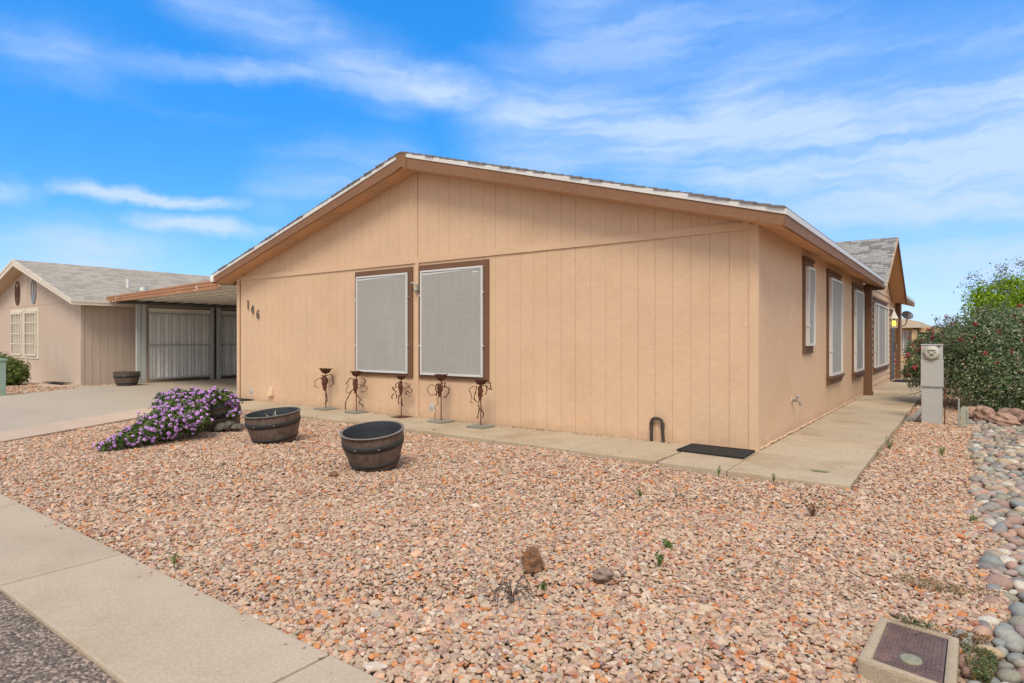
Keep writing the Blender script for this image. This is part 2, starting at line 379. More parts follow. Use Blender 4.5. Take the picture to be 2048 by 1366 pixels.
def np_mesh(name, verts, faces, m, parent=None, colors=None, smooth=False):
    """faces: (n, k) array of one size."""
    me = bpy.data.meshes.new(name); n, k = faces.shape
    me.vertices.add(len(verts)); me.vertices.foreach_set('co', np.asarray(verts, np.float32).ravel())
    me.loops.add(n * k); me.loops.foreach_set('vertex_index', faces.astype(np.int32).ravel())
    me.polygons.add(n); me.polygons.foreach_set('loop_start', np.arange(0, n * k, k, dtype=np.int32))
    me.polygons.foreach_set('use_smooth', np.full(n, smooth))
    if colors is not None:
        a = me.color_attributes.new('Col', 'FLOAT_COLOR', 'POINT')
        a.data.foreach_set('color', np.concatenate([colors, np.ones((len(colors), 1))], 1).astype(np.float32).ravel())
    me.materials.append(m); me.update(calc_edges=True); me.validate()
    o = bpy.data.objects.new(name, me); COL.objects.link(o)
    if parent: o.parent = parent
    ORG[o.name] = ORG.get(parent.name, Vector()) if parent else Vector()
    return o


def inst(name, mesh, parent, loc, rot=(0, 0, 0), scale=(1, 1, 1)):
    o = bpy.data.objects.new(name, mesh); COL.objects.link(o)
    if parent: o.parent = parent; loc = Vector(loc) - ORG[parent.name]
    o.location = loc; o.rotation_euler = rot; o.scale = scale
    return o


def copy_tree(o, parent=None, label=None):
    c = o.copy(); COL.objects.link(c); c.parent = parent
    if label: c['label'] = label
    for ch in list(o.children): copy_tree(ch, c)
    return c


def unit_box_mesh(name, m, bevel=0.):
    me = bpy.data.meshes.new(name); bm = bmesh.new(); bmesh.ops.create_cube(bm, size=1)
    if bevel: bmesh.ops.bevel(bm, geom=list(bm.edges), offset=bevel, segments=1, affect='EDGES')
    bm.to_mesh(me); bm.free(); me.materials.append(m); return me


def leaf_cloud(centers, normals, size, colors, aspect=.55, fold=.25):
    """One folded four-cornered leaf per centre, facing roughly along its normal."""
    n = len(centers); normals = normals / np.maximum(np.linalg.norm(normals, axis=1, keepdims=True), 1e-6)
    t = rng.normal(size=(n, 3)); t -= (t * normals).sum(1, keepdims=True) * normals; t /= np.linalg.norm(t, axis=1, keepdims=True)
    b = np.cross(normals, t); s = (size * (0.65 + .7 * rng.random(n)))[:, None]
    v = np.stack([centers - t * s * .5, centers + b * s * aspect * .5 + normals * s * fold * .5, centers + t * s * .5, centers - b * s * aspect * .5 + normals * s * fold * .5], 1)
    f = np.arange(n * 4).reshape(n, 4)
    f = np.concatenate([f[:, [0, 1, 2]], f[:, [0, 2, 3]]])
    return v.reshape(-1, 3), f, np.repeat(colors, 4, 0)


def rand_dirs(n):
    d = rng.normal(size=(n, 3)); return d / np.linalg.norm(d, axis=1, keepdims=True)


# ------------------------------------------------------------------ ground
def structure(name, label=None):
    o = bpy.data.objects.new(name, None); COL.objects.link(o); ORG[o.name] = Vector(); return tag(o, label, None, None, 'structure')


g = MB().add([(-900, -900, -.064), (900, -900, -.064), (900, 900, -.064), (-900, 900, -.064)], [(0, 1, 2, 3)]).build('ground', SOIL)
tag(g, 'bare tan soil beneath the gravel reaching to the horizon', None, None, 'structure')

# street
st = MB()
nx, ny = 120, 24
xs = np.linspace(-14, 6, nx); vs = []; fs = []
for j in range(ny):
    for i in range(nx):
        y = -6.50 - (j / (ny - 1)) ** 1.6 * 6
        if j == 0: y += .02 * math.sin(xs[i] * 23) + .018 * math.sin(xs[i] * 51 + 1) + random.uniform(-.012, .012)
        vs.append((xs[i], y, -.040 + random.uniform(-.004, .004)))
fs = [(j * nx + i, (j + 1) * nx + i, (j + 1) * nx + i + 1, j * nx + i + 1) for j in range(ny - 1) for i in range(nx - 1)]
road = st.add(vs, fs).build('road', ASPH); tag(road, 'old grey asphalt road with crumbling edge beside the sidewalk', None, None, 'structure')

# sidewalk: slabs between joints, their far edge along the gravel
sw = structure('sidewalk', 'pale tan concrete sidewalk crossing the front of the yard')
edges = [-12.2, -10.2, -8.2, -6.2, -4.2, -2.22, -.17, 1.85, 3.9, 5.9]
yg = lambda x: -5.86 - .018 * (x + 4.8); yr = lambda x: -6.52 - .012 * (x + 2.2)
for a, b in zip(edges[:-1], edges[1:]):
    a += .006; b -= .006
    MB().prism([(a, yg(a), -.015), (a - .0, yr(a), -.020), (b, yr(b), -.020), (b, yg(b), -.015)], (0, 0, -.09)).build('slab', SIDEW, sw, bevel=.008)

# walkway along the front and the side of the house
wk = structure('walkway', 'concrete walkway running along the front and side of the house')
fe = lambda x: -1.30 if x > -.7 else (-1.27 + (-.7 - x) * .045 if x > -5.2 else -1.07)
fj = [-10.9, -8.9, -6.95, -5.0, -3.0, -1.85, -.72]
for a, b in zip(fj[:-1], fj[1:]):
    a += .005; b -= .005
    MB().prism([(a, -.01, 0), (a, fe(a), 0), (b, fe(b), 0), (b, -.01, 0)], (0, 0, -.12)).build('slab', CONC, wk, bevel=.007)
MB().prism([(-.715, -.01, 0), (-.68, -1.30, 0), (.045, -1.32, 0), (.01, -.01, 0)], (0, 0, -.12)).build('slab', CONC, wk, bevel=.007)
MB().prism([(.02, -.085, 0), (.055, -1.325, 0), (1.14, -1.32, 0), (1.13, -.245, 0)], (0, 0, -.12)).build('slab', CONC, wk, bevel=.009)
sj = [-.07, 1.6, 3.35, 5.9, 7.6, 9.3, 11.2, 13.2, 15.4, 18, 21]
for i, (a, b) in enumerate(zip(sj[:-1], sj[1:])):
    a0, a1 = (a, -.23) if i == 0 else (a, a)
    MB().prism([(.012, a0 + .008, 0), (1.13, a1 + .008, 0), (1.12, b - .006, 0), (.012, b - .006, 0)], (0, 0, -.12)).build('slab', CONC, wk, bevel=.007)

# driveway, carport slab and the pinkish border strip
dv = structure('driveway', 'grey concrete driveway leading to the carport')
near = lambda y: -9.18 - (y + 4.7) * .613 if y < -2.04 else (-10.81 - (y + 2.04) * .25)
far = lambda y: -16.49 - (y + 2.8) * .55 if y < .3 else -18.30
for y0, y1 in ((-5.85, -3.45), (-3.45, -.8)):
    MB().prism([(near(y0 + .006), y0 + .006, -.012), (far(y0), y0 + .006, -.012), (far(y1), y1 - .006, -.012), (near(y1), y1 - .006, -.012)], (0, 0, -.1)).build('slab', DRIVE, dv, bevel=.006)
for y0, y1 in ((-.8, 2.6), (2.6, 6.0), (6, 12)):
    for x0, x1 in ((-18.3, -14.6), (-14.6, -11.16)):
        MB().prism([(x0 + .006, y0 + .006, -.012), (x1 - .006, y0 + .006, -.012), (x1 - .006, y1 - .006, -.012), (x0 + .006, y1 - .006, -.012)], (0, 0, -.1)).build('slab', DRIVE, dv, bevel=.006)
MB().prism([(-11.15, -.79, -.012), (-10.93, -.79, -.012), (-10.93, -.0, -.012), (-11.15, -.0, -.012)], (0, 0, -.1)).build('slab', DRIVE, dv)
bd = structure('border_strip', 'pinkish concrete strip edging the driveway beside the gravel')
bl = lambda y: -8.08 - (y + 4.99) * .574 if y < -2.62 else -9.44 - (y + 2.62) * .58
by = [-5.85, -5.2, -4.0, -2.9, -2.04, -1.08]
for a, b in zip(by[:-1], by[1:]):
    MB().prism([(near(a) + .012, a + .006, -.006), (near(b) + .012, b - .006, -.006), (bl(b), b - .006, -.006), (bl(a), a + .006, -.006)], (0, 0, -.1)).build('slab', BORD, bd, bevel=.006)

# ------------------------------------------------------------------ gravel: crushed stones, denser and finer near the house front
def stone_templates(count, npts):
    out = []
    for _ in range(count):
        bm = bmesh.new(); d = rand_dirs(npts) * (0.80 + .28 * rng.random((npts, 1)))
        for p in d: bm.verts.new(p)
        r = bmesh.ops.convex_hull(bm, input=list(bm.verts))
        bmesh.ops.delete(bm, geom=[v for v in bm.verts if not v.link_faces], context='VERTS')
        bmesh.ops.triangulate(bm, faces=list(bm.faces)); bmesh.ops.recalc_face_normals(bm, faces=list(bm.faces))
        bm.verts.index_update()
        out.append((np.array([v.co for v in bm.verts]), np.array([[v.index for v in f.verts] for f in bm.faces]))); bm.free()
    return out


PAL = np.array([(.53, .41, .275), (.57, .46, .33), (.50, .36, .25), (.54, .365, .265), (.47, .305, .225), (.59, .49, .36), (.58, .27, .10), (.56, .20, .06), (.37, .26, .215), (.33, .245, .215),
                (.44, .40, .32), (.64, .56, .45), (.42, .335, .24), (.42, .19, .115), (.60, .39, .235), (.50, .40, .275)])
PALW = np.array([10, 10, 9, 9, 6, 8, 5, 3, 4, 2, 3.5, 3, 5, 3, 9, 9.]); PAL = (PAL * [1.02, .98, 1.03] * .94 + np.array([.50, .38, .275]) * .08) * .90; PALW /= PALW.sum()


def scatter(poly_test, x0, x1, y0, y1, step_):
    nx = int((x1 - x0) / step_); ny = int((y1 - y0) / (step_ * .866))
    X, Y = np.meshgrid(np.arange(nx) * step_ + x0, np.arange(ny) * step_ * .866 + y0)
    X = X + (np.arange(ny) % 2)[:, None] * step_ / 2
    P = np.stack([X.ravel(), Y.ravel()], 1) + rng.uniform(-.48, .48, (nx * ny, 2)) * step_
    return P[poly_test(P[:, 0], P[:, 1])]


def stone_mesh(P, size, z, tmpl, flat=.55, tilt=.40):
    n = len(P); which = rng.integers(0, len(tmpl), n)
    yaw = rng.uniform(0, 6.283, n); ti = rng.normal(0, tilt, n); ta = rng.uniform(0, 6.283, n)
    s = size * np.exp(rng.normal(0, .27, n)); sx = s * .5 * rng.uniform(.95, 1.45, n); sy = s * .5 * rng.uniform(.75, 1.05, n); sz = s * .5 * flat * rng.uniform(.75, 1.3, n)
    cz, sn = np.cos(yaw), np.sin(yaw)
    ax = np.stack([np.cos(ta), np.sin(ta), np.zeros(n)], 1); c, si = np.cos(ti), np.sin(ti)
    C = PAL[rng.choice(len(PAL), n, p=PALW)] * (1 + rng.normal(0, .07, (n, 1)))
    V, F, K = [], [], []; off = 0
    for t, (tv, tf) in enumerate(tmpl):
        ix = np.nonzero(which == t)[0]
        if not len(ix): continue
        v = tv[None] * np.stack([sx[ix], sy[ix], sz[ix]], 1)[:, None]
        v = np.stack([v[..., 0] * cz[ix, None] - v[..., 1] * sn[ix, None], v[..., 0] * sn[ix, None] + v[..., 1] * cz[ix, None], v[..., 2]], -1)
        k = ax[ix][:, None]; d = (v * k).sum(-1, keepdims=True)
        v = v * c[ix, None, None] + np.cross(np.broadcast_to(k, v.shape), v) * si[ix, None, None] + k * d * (1 - c[ix, None, None])
        v += np.stack([P[ix, 0], P[ix, 1], z[ix]], 1)[:, None]
        m = len(tv); F.append((tf[None] + (np.arange(len(ix)) * m)[:, None, None] + off).reshape(-1, 3)); off += m * len(ix)
        V.append(v.reshape(-1, 3)); K.append(np.repeat(C[ix], m, 0))
    return np.concatenate(V), np.concatenate(F), np.clip(np.concatenate(K), 0, 1)


cob_edge = lambda y: 2.08 + .045 * np.sin(y * 1.9 + .6) + .03 * np.sin(y * 4.7) - .02 * np.clip(y - 2, 0, 5) * .6


def in_yard(x, y):
    a = (y > yg(x) + .012) & (x < cob_edge(y) + .04) & (y < 14)
    fe_ = np.where(x > -.7, -1.325, np.where(x > -5.2, -1.27 + (-.7 - x) * .045 - .02, -1.09))
    front = (y < fe_) & (x <= 1.14)
    a &= front | ((x > 1.155) & (y > -20))
    bl_ = np.where(y < -2.62, -8.08 - (y + 4.99) * .574, -9.44 - (y + 2.62) * .58)
    a &= x > bl_ + .02
    a &= ~((x > 1.675) & (x < 1.92) & (y > -4.76) & (y < -4.27))            # the meter box
    f = (x - 1.988) * -.589 + (y + 7.609) * .808; r = (x - 1.988) * .808 + (y + 7.609) * .589
    return a & (f > 1.9) & (r < f * .92 + .6) & (r > -f * .92 - .8)


PN = scatter(in_yard, -11, 2.4, -6.1, 14, .0255)
PX = scatter(in_yard, -5, 2.4, -6.1, -1.5, .029)
PX = PX[((PX[:, 0] - 1.988) * -.589 + (PX[:, 1] + 7.609) * .808) < 5.0]; PN = np.concatenate([PN, PX])
f_ = (PN[:, 0] - 1.988) * -.589 + (PN[:, 1] + 7.609) * .808
keep = (f_ < 6.5) | (rng.random(len(PN)) < np.clip(1.1 - (f_ - 6.5) * .11, .35, 1)); PN = PN[keep]; f_ = f_[keep]
und = .012 * np.sin(PN[:, 0] * 1.7 + PN[:, 1] * .9) + .009 * np.sin(PN[:, 0] * 4.1 - PN[:, 1] * 3.3)
zz = -.047 + und * .8 + rng.uniform(-.010, .010, len(PN))
sz_ = .0355 * np.clip(.80 + (f_ - 2.2) * .08, .80, 1) * np.where(f_ > 6.5, 1 + np.clip(f_ - 6.5, 0, 8) * .075, 1.)
TA = stone_templates(48, 22); TB = stone_templates(36, 10)
nr = f_ < 3.2
Va, Fa, Ka = stone_mesh(PN[nr], sz_[nr], zz[nr], TA); Vb, Fb, Kb = stone_mesh(PN[~nr], sz_[~nr], zz[~nr], TB)
gv = np_mesh('gravel', np.concatenate([Va, Vb]), np.concatenate([Fa, Fb + len(Va)]), STONE, None, np.concatenate([Ka, Kb]))
tag(gv, 'tan, pink and orange crushed stone gravel covering the front yard', 'gravel', None, 'stuff')
print('gravel stones', len(PN), 'tris', len(Fa) + len(Fb))

# coarse gravel strips beside the neighbouring house and beyond the side path
def in_strip(x, y):
    a = (y > -.62 - .25 * np.clip(-19.2 - x, 0, 9)) & (y < -.2) & (x < -18.3) & (x > -25)
    a = ((x > -25) & (x < -17.2) & (y < -.19 + (x > -19.15) * 9.) & (x < far(-3.) * 0 - 16.49 - (np.minimum(y, .25) + 2.8) * .55 - .03) & (y > -3.2))
    a &= ~((x < -19.1) & (y > -.95) & (y < 8) & (x > -24))
    b = (x > -19.12) & (x < -18.32) & (y > .2) & (y < 7)
    return a | b


PS = scatter(in_strip, -25, -17, -3.2, 7, .062)
Vs, Fs, Ks = stone_mesh(PS, np.full(len(PS), .07), np.full(len(PS), -.05) + rng.uniform(-.01, .01, len(PS)), TB)
gs = np_mesh('gravel', Vs, Fs, STONE, None, Ks * .92); tag(gs, 'strip of gravel between the beige house and the driveway', 'gravel', None, 'stuff')

# a few stones kicked onto the concrete, and dry leaf crumbs along the foot of the wall
px_ = np.concatenate([rng.uniform(-4, 1.2, 34), rng.uniform(-10, -.5, 40), rng.uniform(.95, 1.12, 22)])
py_ = np.concatenate([yg(px_[:34]) - np.abs(rng.normal(0, .05, 34)) - .02, -1.0 - rng.uniform(0, .12, 40) + .12 * rng.random(40), rng.uniform(-1.2, 6, 22)])
pz_ = np.concatenate([np.full(34, -.006), np.full(40, .008), np.full(22, .008)])
Vk, Fk, Kk = stone_mesh(np.stack([px_, py_], 1), rng.uniform(.010, .028, len(px_)), pz_, TB)
sg = np_mesh('gravel', Vk, Fk, STONE, None, Kk); tag(sg, 'stray gravel stones scattered on the sidewalk and walkway edges', 'gravel', None, 'stuff')
m_ = 260; P_ = np.stack([np.concatenate([rng.uniform(-6.6, -2.2, 170), rng.uniform(-10, -1, 90)]), -.045 - np.abs(rng.normal(0, .07, m_)), np.full(m_, .008)], 1)
v_, f3, k_ = leaf_cloud(P_, rng.normal(0, .4, (m_, 3)) + [0, 0, 1], np.full(m_, .026), np.tile([(.20, .115, .055)], (m_, 1)) * rng.uniform(.5, 1.4, (m_, 1)), .5)
lt_ = np_mesh('leaf_litter', v_, f3, LEAF, None, k_); tag(lt_, 'dry brown leaf crumbs along the foot of the front wall', 'leaf litter', None, 'stuff')

# ------------------------------------------------------------------ river cobbles on the right
rb = structure('cobble_bed', 'bed of grey and tan river cobbles beside the gravel')
cob_meshes = []
for k in range(8):
    bm = bmesh.new(); bmesh.ops.create_icosphere(bm, subdivisions=2, radius=.5)
    ph = rng.uniform(0, 6, 6)
    for v in bm.verts:
        c = v.co; q = 1 + .10 * math.sin(c.x * 5 + ph[0]) + .09 * math.sin(c.y * 6 + ph[1]) + .08 * math.sin(c.z * 5 + ph[2] + c.x * 3)
        v.co = Vector((c.x * q, c.y * q * .78, c.z * q * .52))
    for f in bm.faces: f.smooth = True
    me = bpy.data.meshes.new('cobble'); bm.to_mesh(me); bm.free(); me.materials.append(COBBLE); cob_meshes.append(me)
cob = []
tries = 0
cell = {}
while tries < 42000:
    tries += 1
    y = rng.uniform(-5.7, 5.3); x = rng.uniform(float(cob_edge(y)) - .02, 3.1)
    d = .068 + .070 * rng.random() ** 1.5
    if rng.random() < .05: d *= 1.3
    key = (int(x / .2), int(y / .2)); ok = True
    for i in (-1, 0, 1):
        for j in (-1, 0, 1):
            for (a, b, e) in cell.get((key[0] + i, key[1] + j), ()):
                if (a - x) ** 2 + (b - y) ** 2 < ((d + e) * .35) ** 2: ok = False
    if ok: cell.setdefault(key, []).append((x, y, d)); cob.append((x, y, d))
thf = lambda x, y: ((x - 1.988) * -.589 + (y + 7.609) * .808, (x - 1.988) * .808 + (y + 7.609) * .589)
def score(c):
    f, r = thf(c[0], c[1]); seen = f > 1.9 and r < f * .825 + .1
    return (0 if seen else 1, -c[2] / max(f, .1))
cob.sort(key=score)
restV, restF, restC = [], [], []; CP = [(.32, .28, .225), (.38, .30, .225), (.235, .225, .20), (.42, .27, .205), (.27, .255, .20), (.44, .36, .27), (.20, .185, .18), (.31, .31, .28), (.52, .48, .41)]
rest_n = 0
for i, (x, y, d) in enumerate(cob):
    me = cob_meshes[i % 8]; rot = (rng.normal(0, .2), rng.normal(0, .2), rng.uniform(0, 6.28)); loc = (x, y, -.068 + d * .24 + rng.uniform(-.01, .016)); sc = d * rng.uniform(.95, 1.2)
    if i < 300:
        inst('cobble', me, rb, loc, rot, (sc, sc, sc * rng.uniform(.85, 1.15)))
    else:
        Mx = Matrix.LocRotScale(Vector(loc), __import__('mathutils').Euler(rot), Vector((sc, sc, sc)))
        restV += [tuple(Mx @ v.co) for v in me.vertices]; restF += [[j + rest_n for j in p.vertices] for p in me.polygons]; rest_n += len(me.vertices); restC += [CP[int(rng.integers(0, 9))]] * len(me.vertices)
if restV:
    o = np_mesh('cobbles', np.array(restV), np.array(restF), mat('far_cobble', (1, 1, 1), .8, .14, 12, .2, 60, .2, attr=True), rb, np.array(restC), smooth=True); tag(o, kind='stuff')
print('cobbles', len(cob))


def rock(name, label, loc, size, m, seed, sub=3, rough=.28, cat='rock', group=None, parent=None, flatten=1.):
    r_ = random.Random(seed); bm = bmesh.new(); bmesh.ops.create_icosphere(bm, subdivisions=sub, radius=.5)
    planes = [(Vector((r_.gauss(0, 1), r_.gauss(0, 1), r_.gauss(0, .8))).normalized(), r_.uniform(.26, .44)) for _ in range(9)]
    ph = [r_.uniform(0, 6) for _ in range(6)]
    for v in bm.verts:
        for n, dd in planes:
            t = v.co.dot(n)
            if t > dd: v.co -= n * (t - dd) * .85
        c = v.co; v.co = c * (1 + rough * .3 * math.sin(c.x * 13 + ph[0] + c.z * 7) * math.sin(c.y * 11 + ph[1]) + rough * .2 * math.sin(c.z * 19 + ph[2] + c.x * 9))
        v.co = Vector((v.co.x * size[0], v.co.y * size[1], v.co.z * size[2]))
    me = bpy.data.meshes.new(name); bm.to_mesh(me); bm.free(); me.materials.append(m)
    o = bpy.data.objects.new(name, me); COL.objects.link(o); o.location = loc; o.rotation_euler = (0, 0, r_.uniform(0, 6))
    return tag(o, label, cat, group)


# ------------------------------------------------------------------ the peach house
H = thing('mobile_home', 'long peach sided manufactured home with brown trim and low gable roof', 'house', (-5.53, 6, 0))
XL, XR, XA = -11.06, 0.0, -5.53
EZ = 2.745; SL = (4.40 - EZ) / (.39 - XA)                     # roof top at the eaves, slope
rz = lambda x: EZ + SL * (min(x, 2 * XA - x) * -1 + 0) if False else EZ + SL * (5.92 - abs(x - XA))
LEN = 19.8
TH = .235                                                     # vertical depth of shingle, drip edge and rake board
front = MB().box(XL + .02, XR - .02, .012, .10, -.06, 2.63)
front.prism([(XL + .02, .012, 2.63), (XR - .02, .012, 2.63), (XR - .02, .012, rz(XR) - TH + .05), (XA, .012, rz(XA) - TH + .05), (XL + .02, .012, rz(XL) - TH + .05)], (0, .088, 0))
fw = front.build('front_wall', P_BACK, H)
bw = .236; boards = []
x = -.09
seams = {5 * i for i in range(0, 12)}
lower = unit_box_mesh('siding_board', P_WALL)
n = 0
while x - .02 > XL + .1:
    x1 = x; x0 = max(x - bw, XL + .095); gap = .0028 if n % 5 else .005
    inst('siding_board', lower, fw, ((x0 + x1) / 2, .0035, 1.285), (0, 0, 0), (x1 - x0 - gap, .017, 2.67))
    if not (x0 < XA < x1):
        segs = [(x0, x1)]
    else:
        segs = [(x0, XA - .003), (XA + .003, x1)]
    for a, b in segs:
        if b - a > .01:
            a2, b2 = a + gap / 2, b - gap / 2
            MB().prism([(a2, -.005, 2.69), (b2, -.005, 2.69), (b2, -.005, rz(b2) - TH + .05), (a2, -.005, rz(a2) - TH + .05)], (0, .017, 0)).build('siding_board', P_WALL, fw)
    x = x0; n += 1
MB().box(XL + .095, -.085, -.026, -.008, 2.60, 2.695).build('band_board', P_TRIM, fw)
MB().box(XA - .035, XA + .04, -.030, -.008, -.05, 2.60).build('batten', P_TRIM, fw)
MB().box(-.088, .018, -.024, -.006, -.05, rz(0) - TH + .045).build('corner_trim', P_TRIM, fw)
MB().box(XL - .012, XL + .092, -.024, -.006, -.05, rz(XL) - TH + .045).build('corner_trim', P_TRIM, fw)
# side wall on the right
sd = MB().box(-.10, -.012, .10, LEN, -.06, 2.62).build('side_wall', P_BACK, H)
sb = unit_box_mesh('siding_board', P_WALL)
y = .085
MB().box(-.006, .016, -.006, .083, -.05, 2.63).build('corner_trim', P_TRIM, sd)
n = 0
while y < 9.2 - .01:
    y1 = min(y + bw, 9.2); gap = .0022 if n % 5 else .005
    inst('siding_board', sb, sd, (-.0055, (y + y1) / 2, 1.285), (0, 0, 0), (.017, y1 - y - gap, 2.73)); y = y1; n += 1
y = 17.1
while y < LEN - .01:
    y1 = min(y + bw, LEN)
    inst('siding_board', sb, sd, (-.0055, (y + y1) / 2, 1.285), (0, 0, 0), (.017, y1 - y - .003, 2.73)); y = y1
# lap siding between the pilasters and up into the side gable
DA, DH = 12.8, 3.2                                            # dormer ridge position, half span
DTOP, DE = 4.20, 2.60
dz = lambda y: DTOP - (DTOP - DE) * abs(y - DA) / DH
z = -.03; k = 0
while z < 4.0:
    z1 = z + .165
    if z1 <= 2.62: ya, yb = 9.4, 17.0
    else:
        h = (dz(DA) - .12 - z1) / (DTOP - DE) * DH
        if h < .1: break
        ya, yb = DA - h, DA + h
    MB().prism([(-.012, ya, z), (.026, ya, z), (.004, ya, z1 + .004), (-.012, ya, z1 + .004)], (0, yb - ya, 0)).build('lap_board', P_WALL, sd); z = z1
MB().prism([(-.014, DA - DH + .1, 2.60), (-.014, DA, dz(DA) - .08), (-.014, DA + DH - .1, 2.60)], (-.08, 0, 0)).build('gable_backing', P_BACK, sd)
lw = MB().box(XL + .02, XL + .12, .10, LEN, -.06, 2.62).build('side_wall', P_WALL, H)
rw = MB().prism([(XL, LEN, -.06), (XR - .1, LEN, -.06), (XR - .1, LEN, rz(0) - TH), (XA, LEN, rz(XA) - TH), (XL, LEN, rz(XL) - TH)], (0, .1, 0)).build('rear_wall', P_WALL, H)
# cracked sealant bead along the foot of the side wall
pts = [(.004 + random.uniform(-.006, .012), y, .012 + random.uniform(-.004, .012)) for y in np.arange(.05, 9.1, .09)]
MB().tube(pts, [random.uniform(.007, .02) for _ in pts], 6).build('sealant_bead', P_TRIM, sd)
MB().box(.0175, .024, .02, 9.15, .001, .005).build('gap_line', SOIL, sd)
# roof: deck, drip edges, rake boards, fascias, soffits and shingle courses
F0, F1 = -.38, LEN + .35
XE0, XE1 = XA - 5.92, XA + 5.92
roof = MB()
for s in (-1, 1):
    xe = XA + s * 5.92
    for y0, y1, cut in ((F0 + .02, 9.6, .04), (9.6, 16.0, .60 if s > 0 else .04), (16.0, F1 - .02, .04)):
        xc = xe - s * cut; zc = EZ + SL * (cut - .04)
        roof.prism([(xc, y0, zc - .04), (XA, y0, rz(XA) - .04), (XA, y0, rz(XA) - .075), (xc, y0, zc - .075)], (0, y1 - y0, 0))
rf = roof.build('roof', SHING[0], H)
for s in (-1, 1):
    xe = XA + s * 5.92
    cs = MB(); ncs = 40
    for i in range(ncs):
        a = i / ncs; b = (i + 1) / ncs + .006
        xa, xb = xe + (XA - xe) * a, xe + (XA - xe) * min(b, 1)
        za, zb = EZ + (rz(XA) - EZ) * a, EZ + (rz(XA) - EZ) * min(b, 1)
        j = random.uniform(-.018, .012)
        ja = .004 * random.random()
        for y0, y1 in (((F0 - .02 + j, 9.6), (16.0, F1)) if s > 0 and i < 4 else ((F0 - .02 + j, F1),)):
            cs.prism([(xa, y0, za - .014), (xb, y0, zb - .026), (xb, y0, zb - .008), (xa, y0, za + .006 + ja)], (0, y1 - y0, 0))
    o = cs.build('shingle_course', SHING[0], rf); tag(o, kind='stuff')
    # white drip edge and brown rake board on the front gable
    MB().prism([(xe, F0 - .012, EZ - .012), (XA + s * .11, F0 - .012, rz(XA + s * .11) - .020), (XA + s * .11, F0 - .012, rz(XA + s * .11) - .085), (xe, F0 - .012, EZ - .078)], (0, .03, 0)).build('drip_edge', WHITE, rf)
    MB().prism([(xe + s * .0, F0, EZ - .075), (XA + s * .11, F0, rz(XA + s * .11) - .083), (XA + s * .11, F0, rz(XA + s * .11) - TH - .03), (xe - s * .02, F0, EZ - TH + .035)], (0, .035, 0)).build('rake_board', BROWN2, rf)
    # eave: drip edge, fascia, soffit
    y_end = 9.55 if s > 0 else F1
    spans = ((F0 + .02, 9.55), (16.05, F1)) if s > 0 else ((F0 + .02, F1),)
    for y0, y1 in spans:
        MB().box(min(xe + s * .012, xe - s * .012), max(xe + s * .012, xe - s * .012), y0, y1, EZ - .078, EZ - .012).build('drip_edge', WHITE, rf)
        MB().box(min(xe, xe - s * .035), max(xe, xe - s * .035), y0 + .012, y1, EZ - TH + .03, EZ - .079).build('fascia', BROWN2, rf)
    xw = XR if s > 0 else XL
    for y0, y1 in spans:
        MB().prism([(xw, y0 + .018, rz(xw) - TH + .028), (xe - s * .036, y0 + .018, 2.548), (xe - s * .036, y0 + .018, 2.563), (xw, y0 + .018, rz(xw) - TH + .043)], (0, y1 - y0 - .04, 0)).build('soffit', SOFF, rf)
    # sloping soffit under the front rake, with a filler at the corner
    lo = lambda x: rz(x) - TH + .041 - .065 * (5.92 - abs(x - XA)) / 5.92
    MB().prism([(xw, F0 + .036, lo(xw)), (XA, F0 + .036, lo(XA)), (XA, -.012, lo(XA)), (xw, -.012, lo(xw))], (0, 0, .015)).build('soffit', SOFF, rf)
MB().prism([(XA - .115, F0 - .016, rz(XA) - .045), (XA, F0 - .016, rz(XA) - .002), (XA + .115, F0 - .016, rz(XA) - .045), (XA + .115, F0 - .016, rz(XA + .11) - TH - .03), (XA, F0 - .016, rz(XA) - TH - .02), (XA - .115, F0 - .016, rz(XA + .11) - TH - .03)],
           (0, .05, 0)).build('peak_board', BROWN2, rf)
for yc in (9.535, 16.05):
    MB().prism([(.003, yc, 2.575), (XE1 - .036, yc, 2.552), (XE1 - .036, yc, EZ - .085), (.003, yc, EZ - .085)], (0, .014, 0)).build('eave_return', BROWN2, rf)
# louvred soffit vents under the left rake
for xv in (-6.55, -7.85, -9.15):
    v = MB()
    for i in range(7):
        xx = xv + i * .07; v.prism([(xx, -.30, lo(xx) - .005), (xx + .045, -.30, lo(xx + .045) - .012), (xx + .045, -.06, lo(xx + .045) - .012), (xx, -.06, lo(xx) - .005)], (0, 0, .006))
    v.build('soffit_vent', P_TRIM, rf)
MB().box(XL - .30, XL - .03, .02, .26, 2.528, 2.534).build('soffit_vent', BLACK, rf)
# gutter end piece at the left eave
MB().tube([(XE0 - .10, F0 + .12, EZ - .05), (XE0 - .02, F0 + .03, EZ - .045), (XE0 + .05, F0 - .02, EZ - .06), (XE0 + .05, F0 - .02, EZ - .17)], .045, 10).build('gutter_end', WHITE, rf)


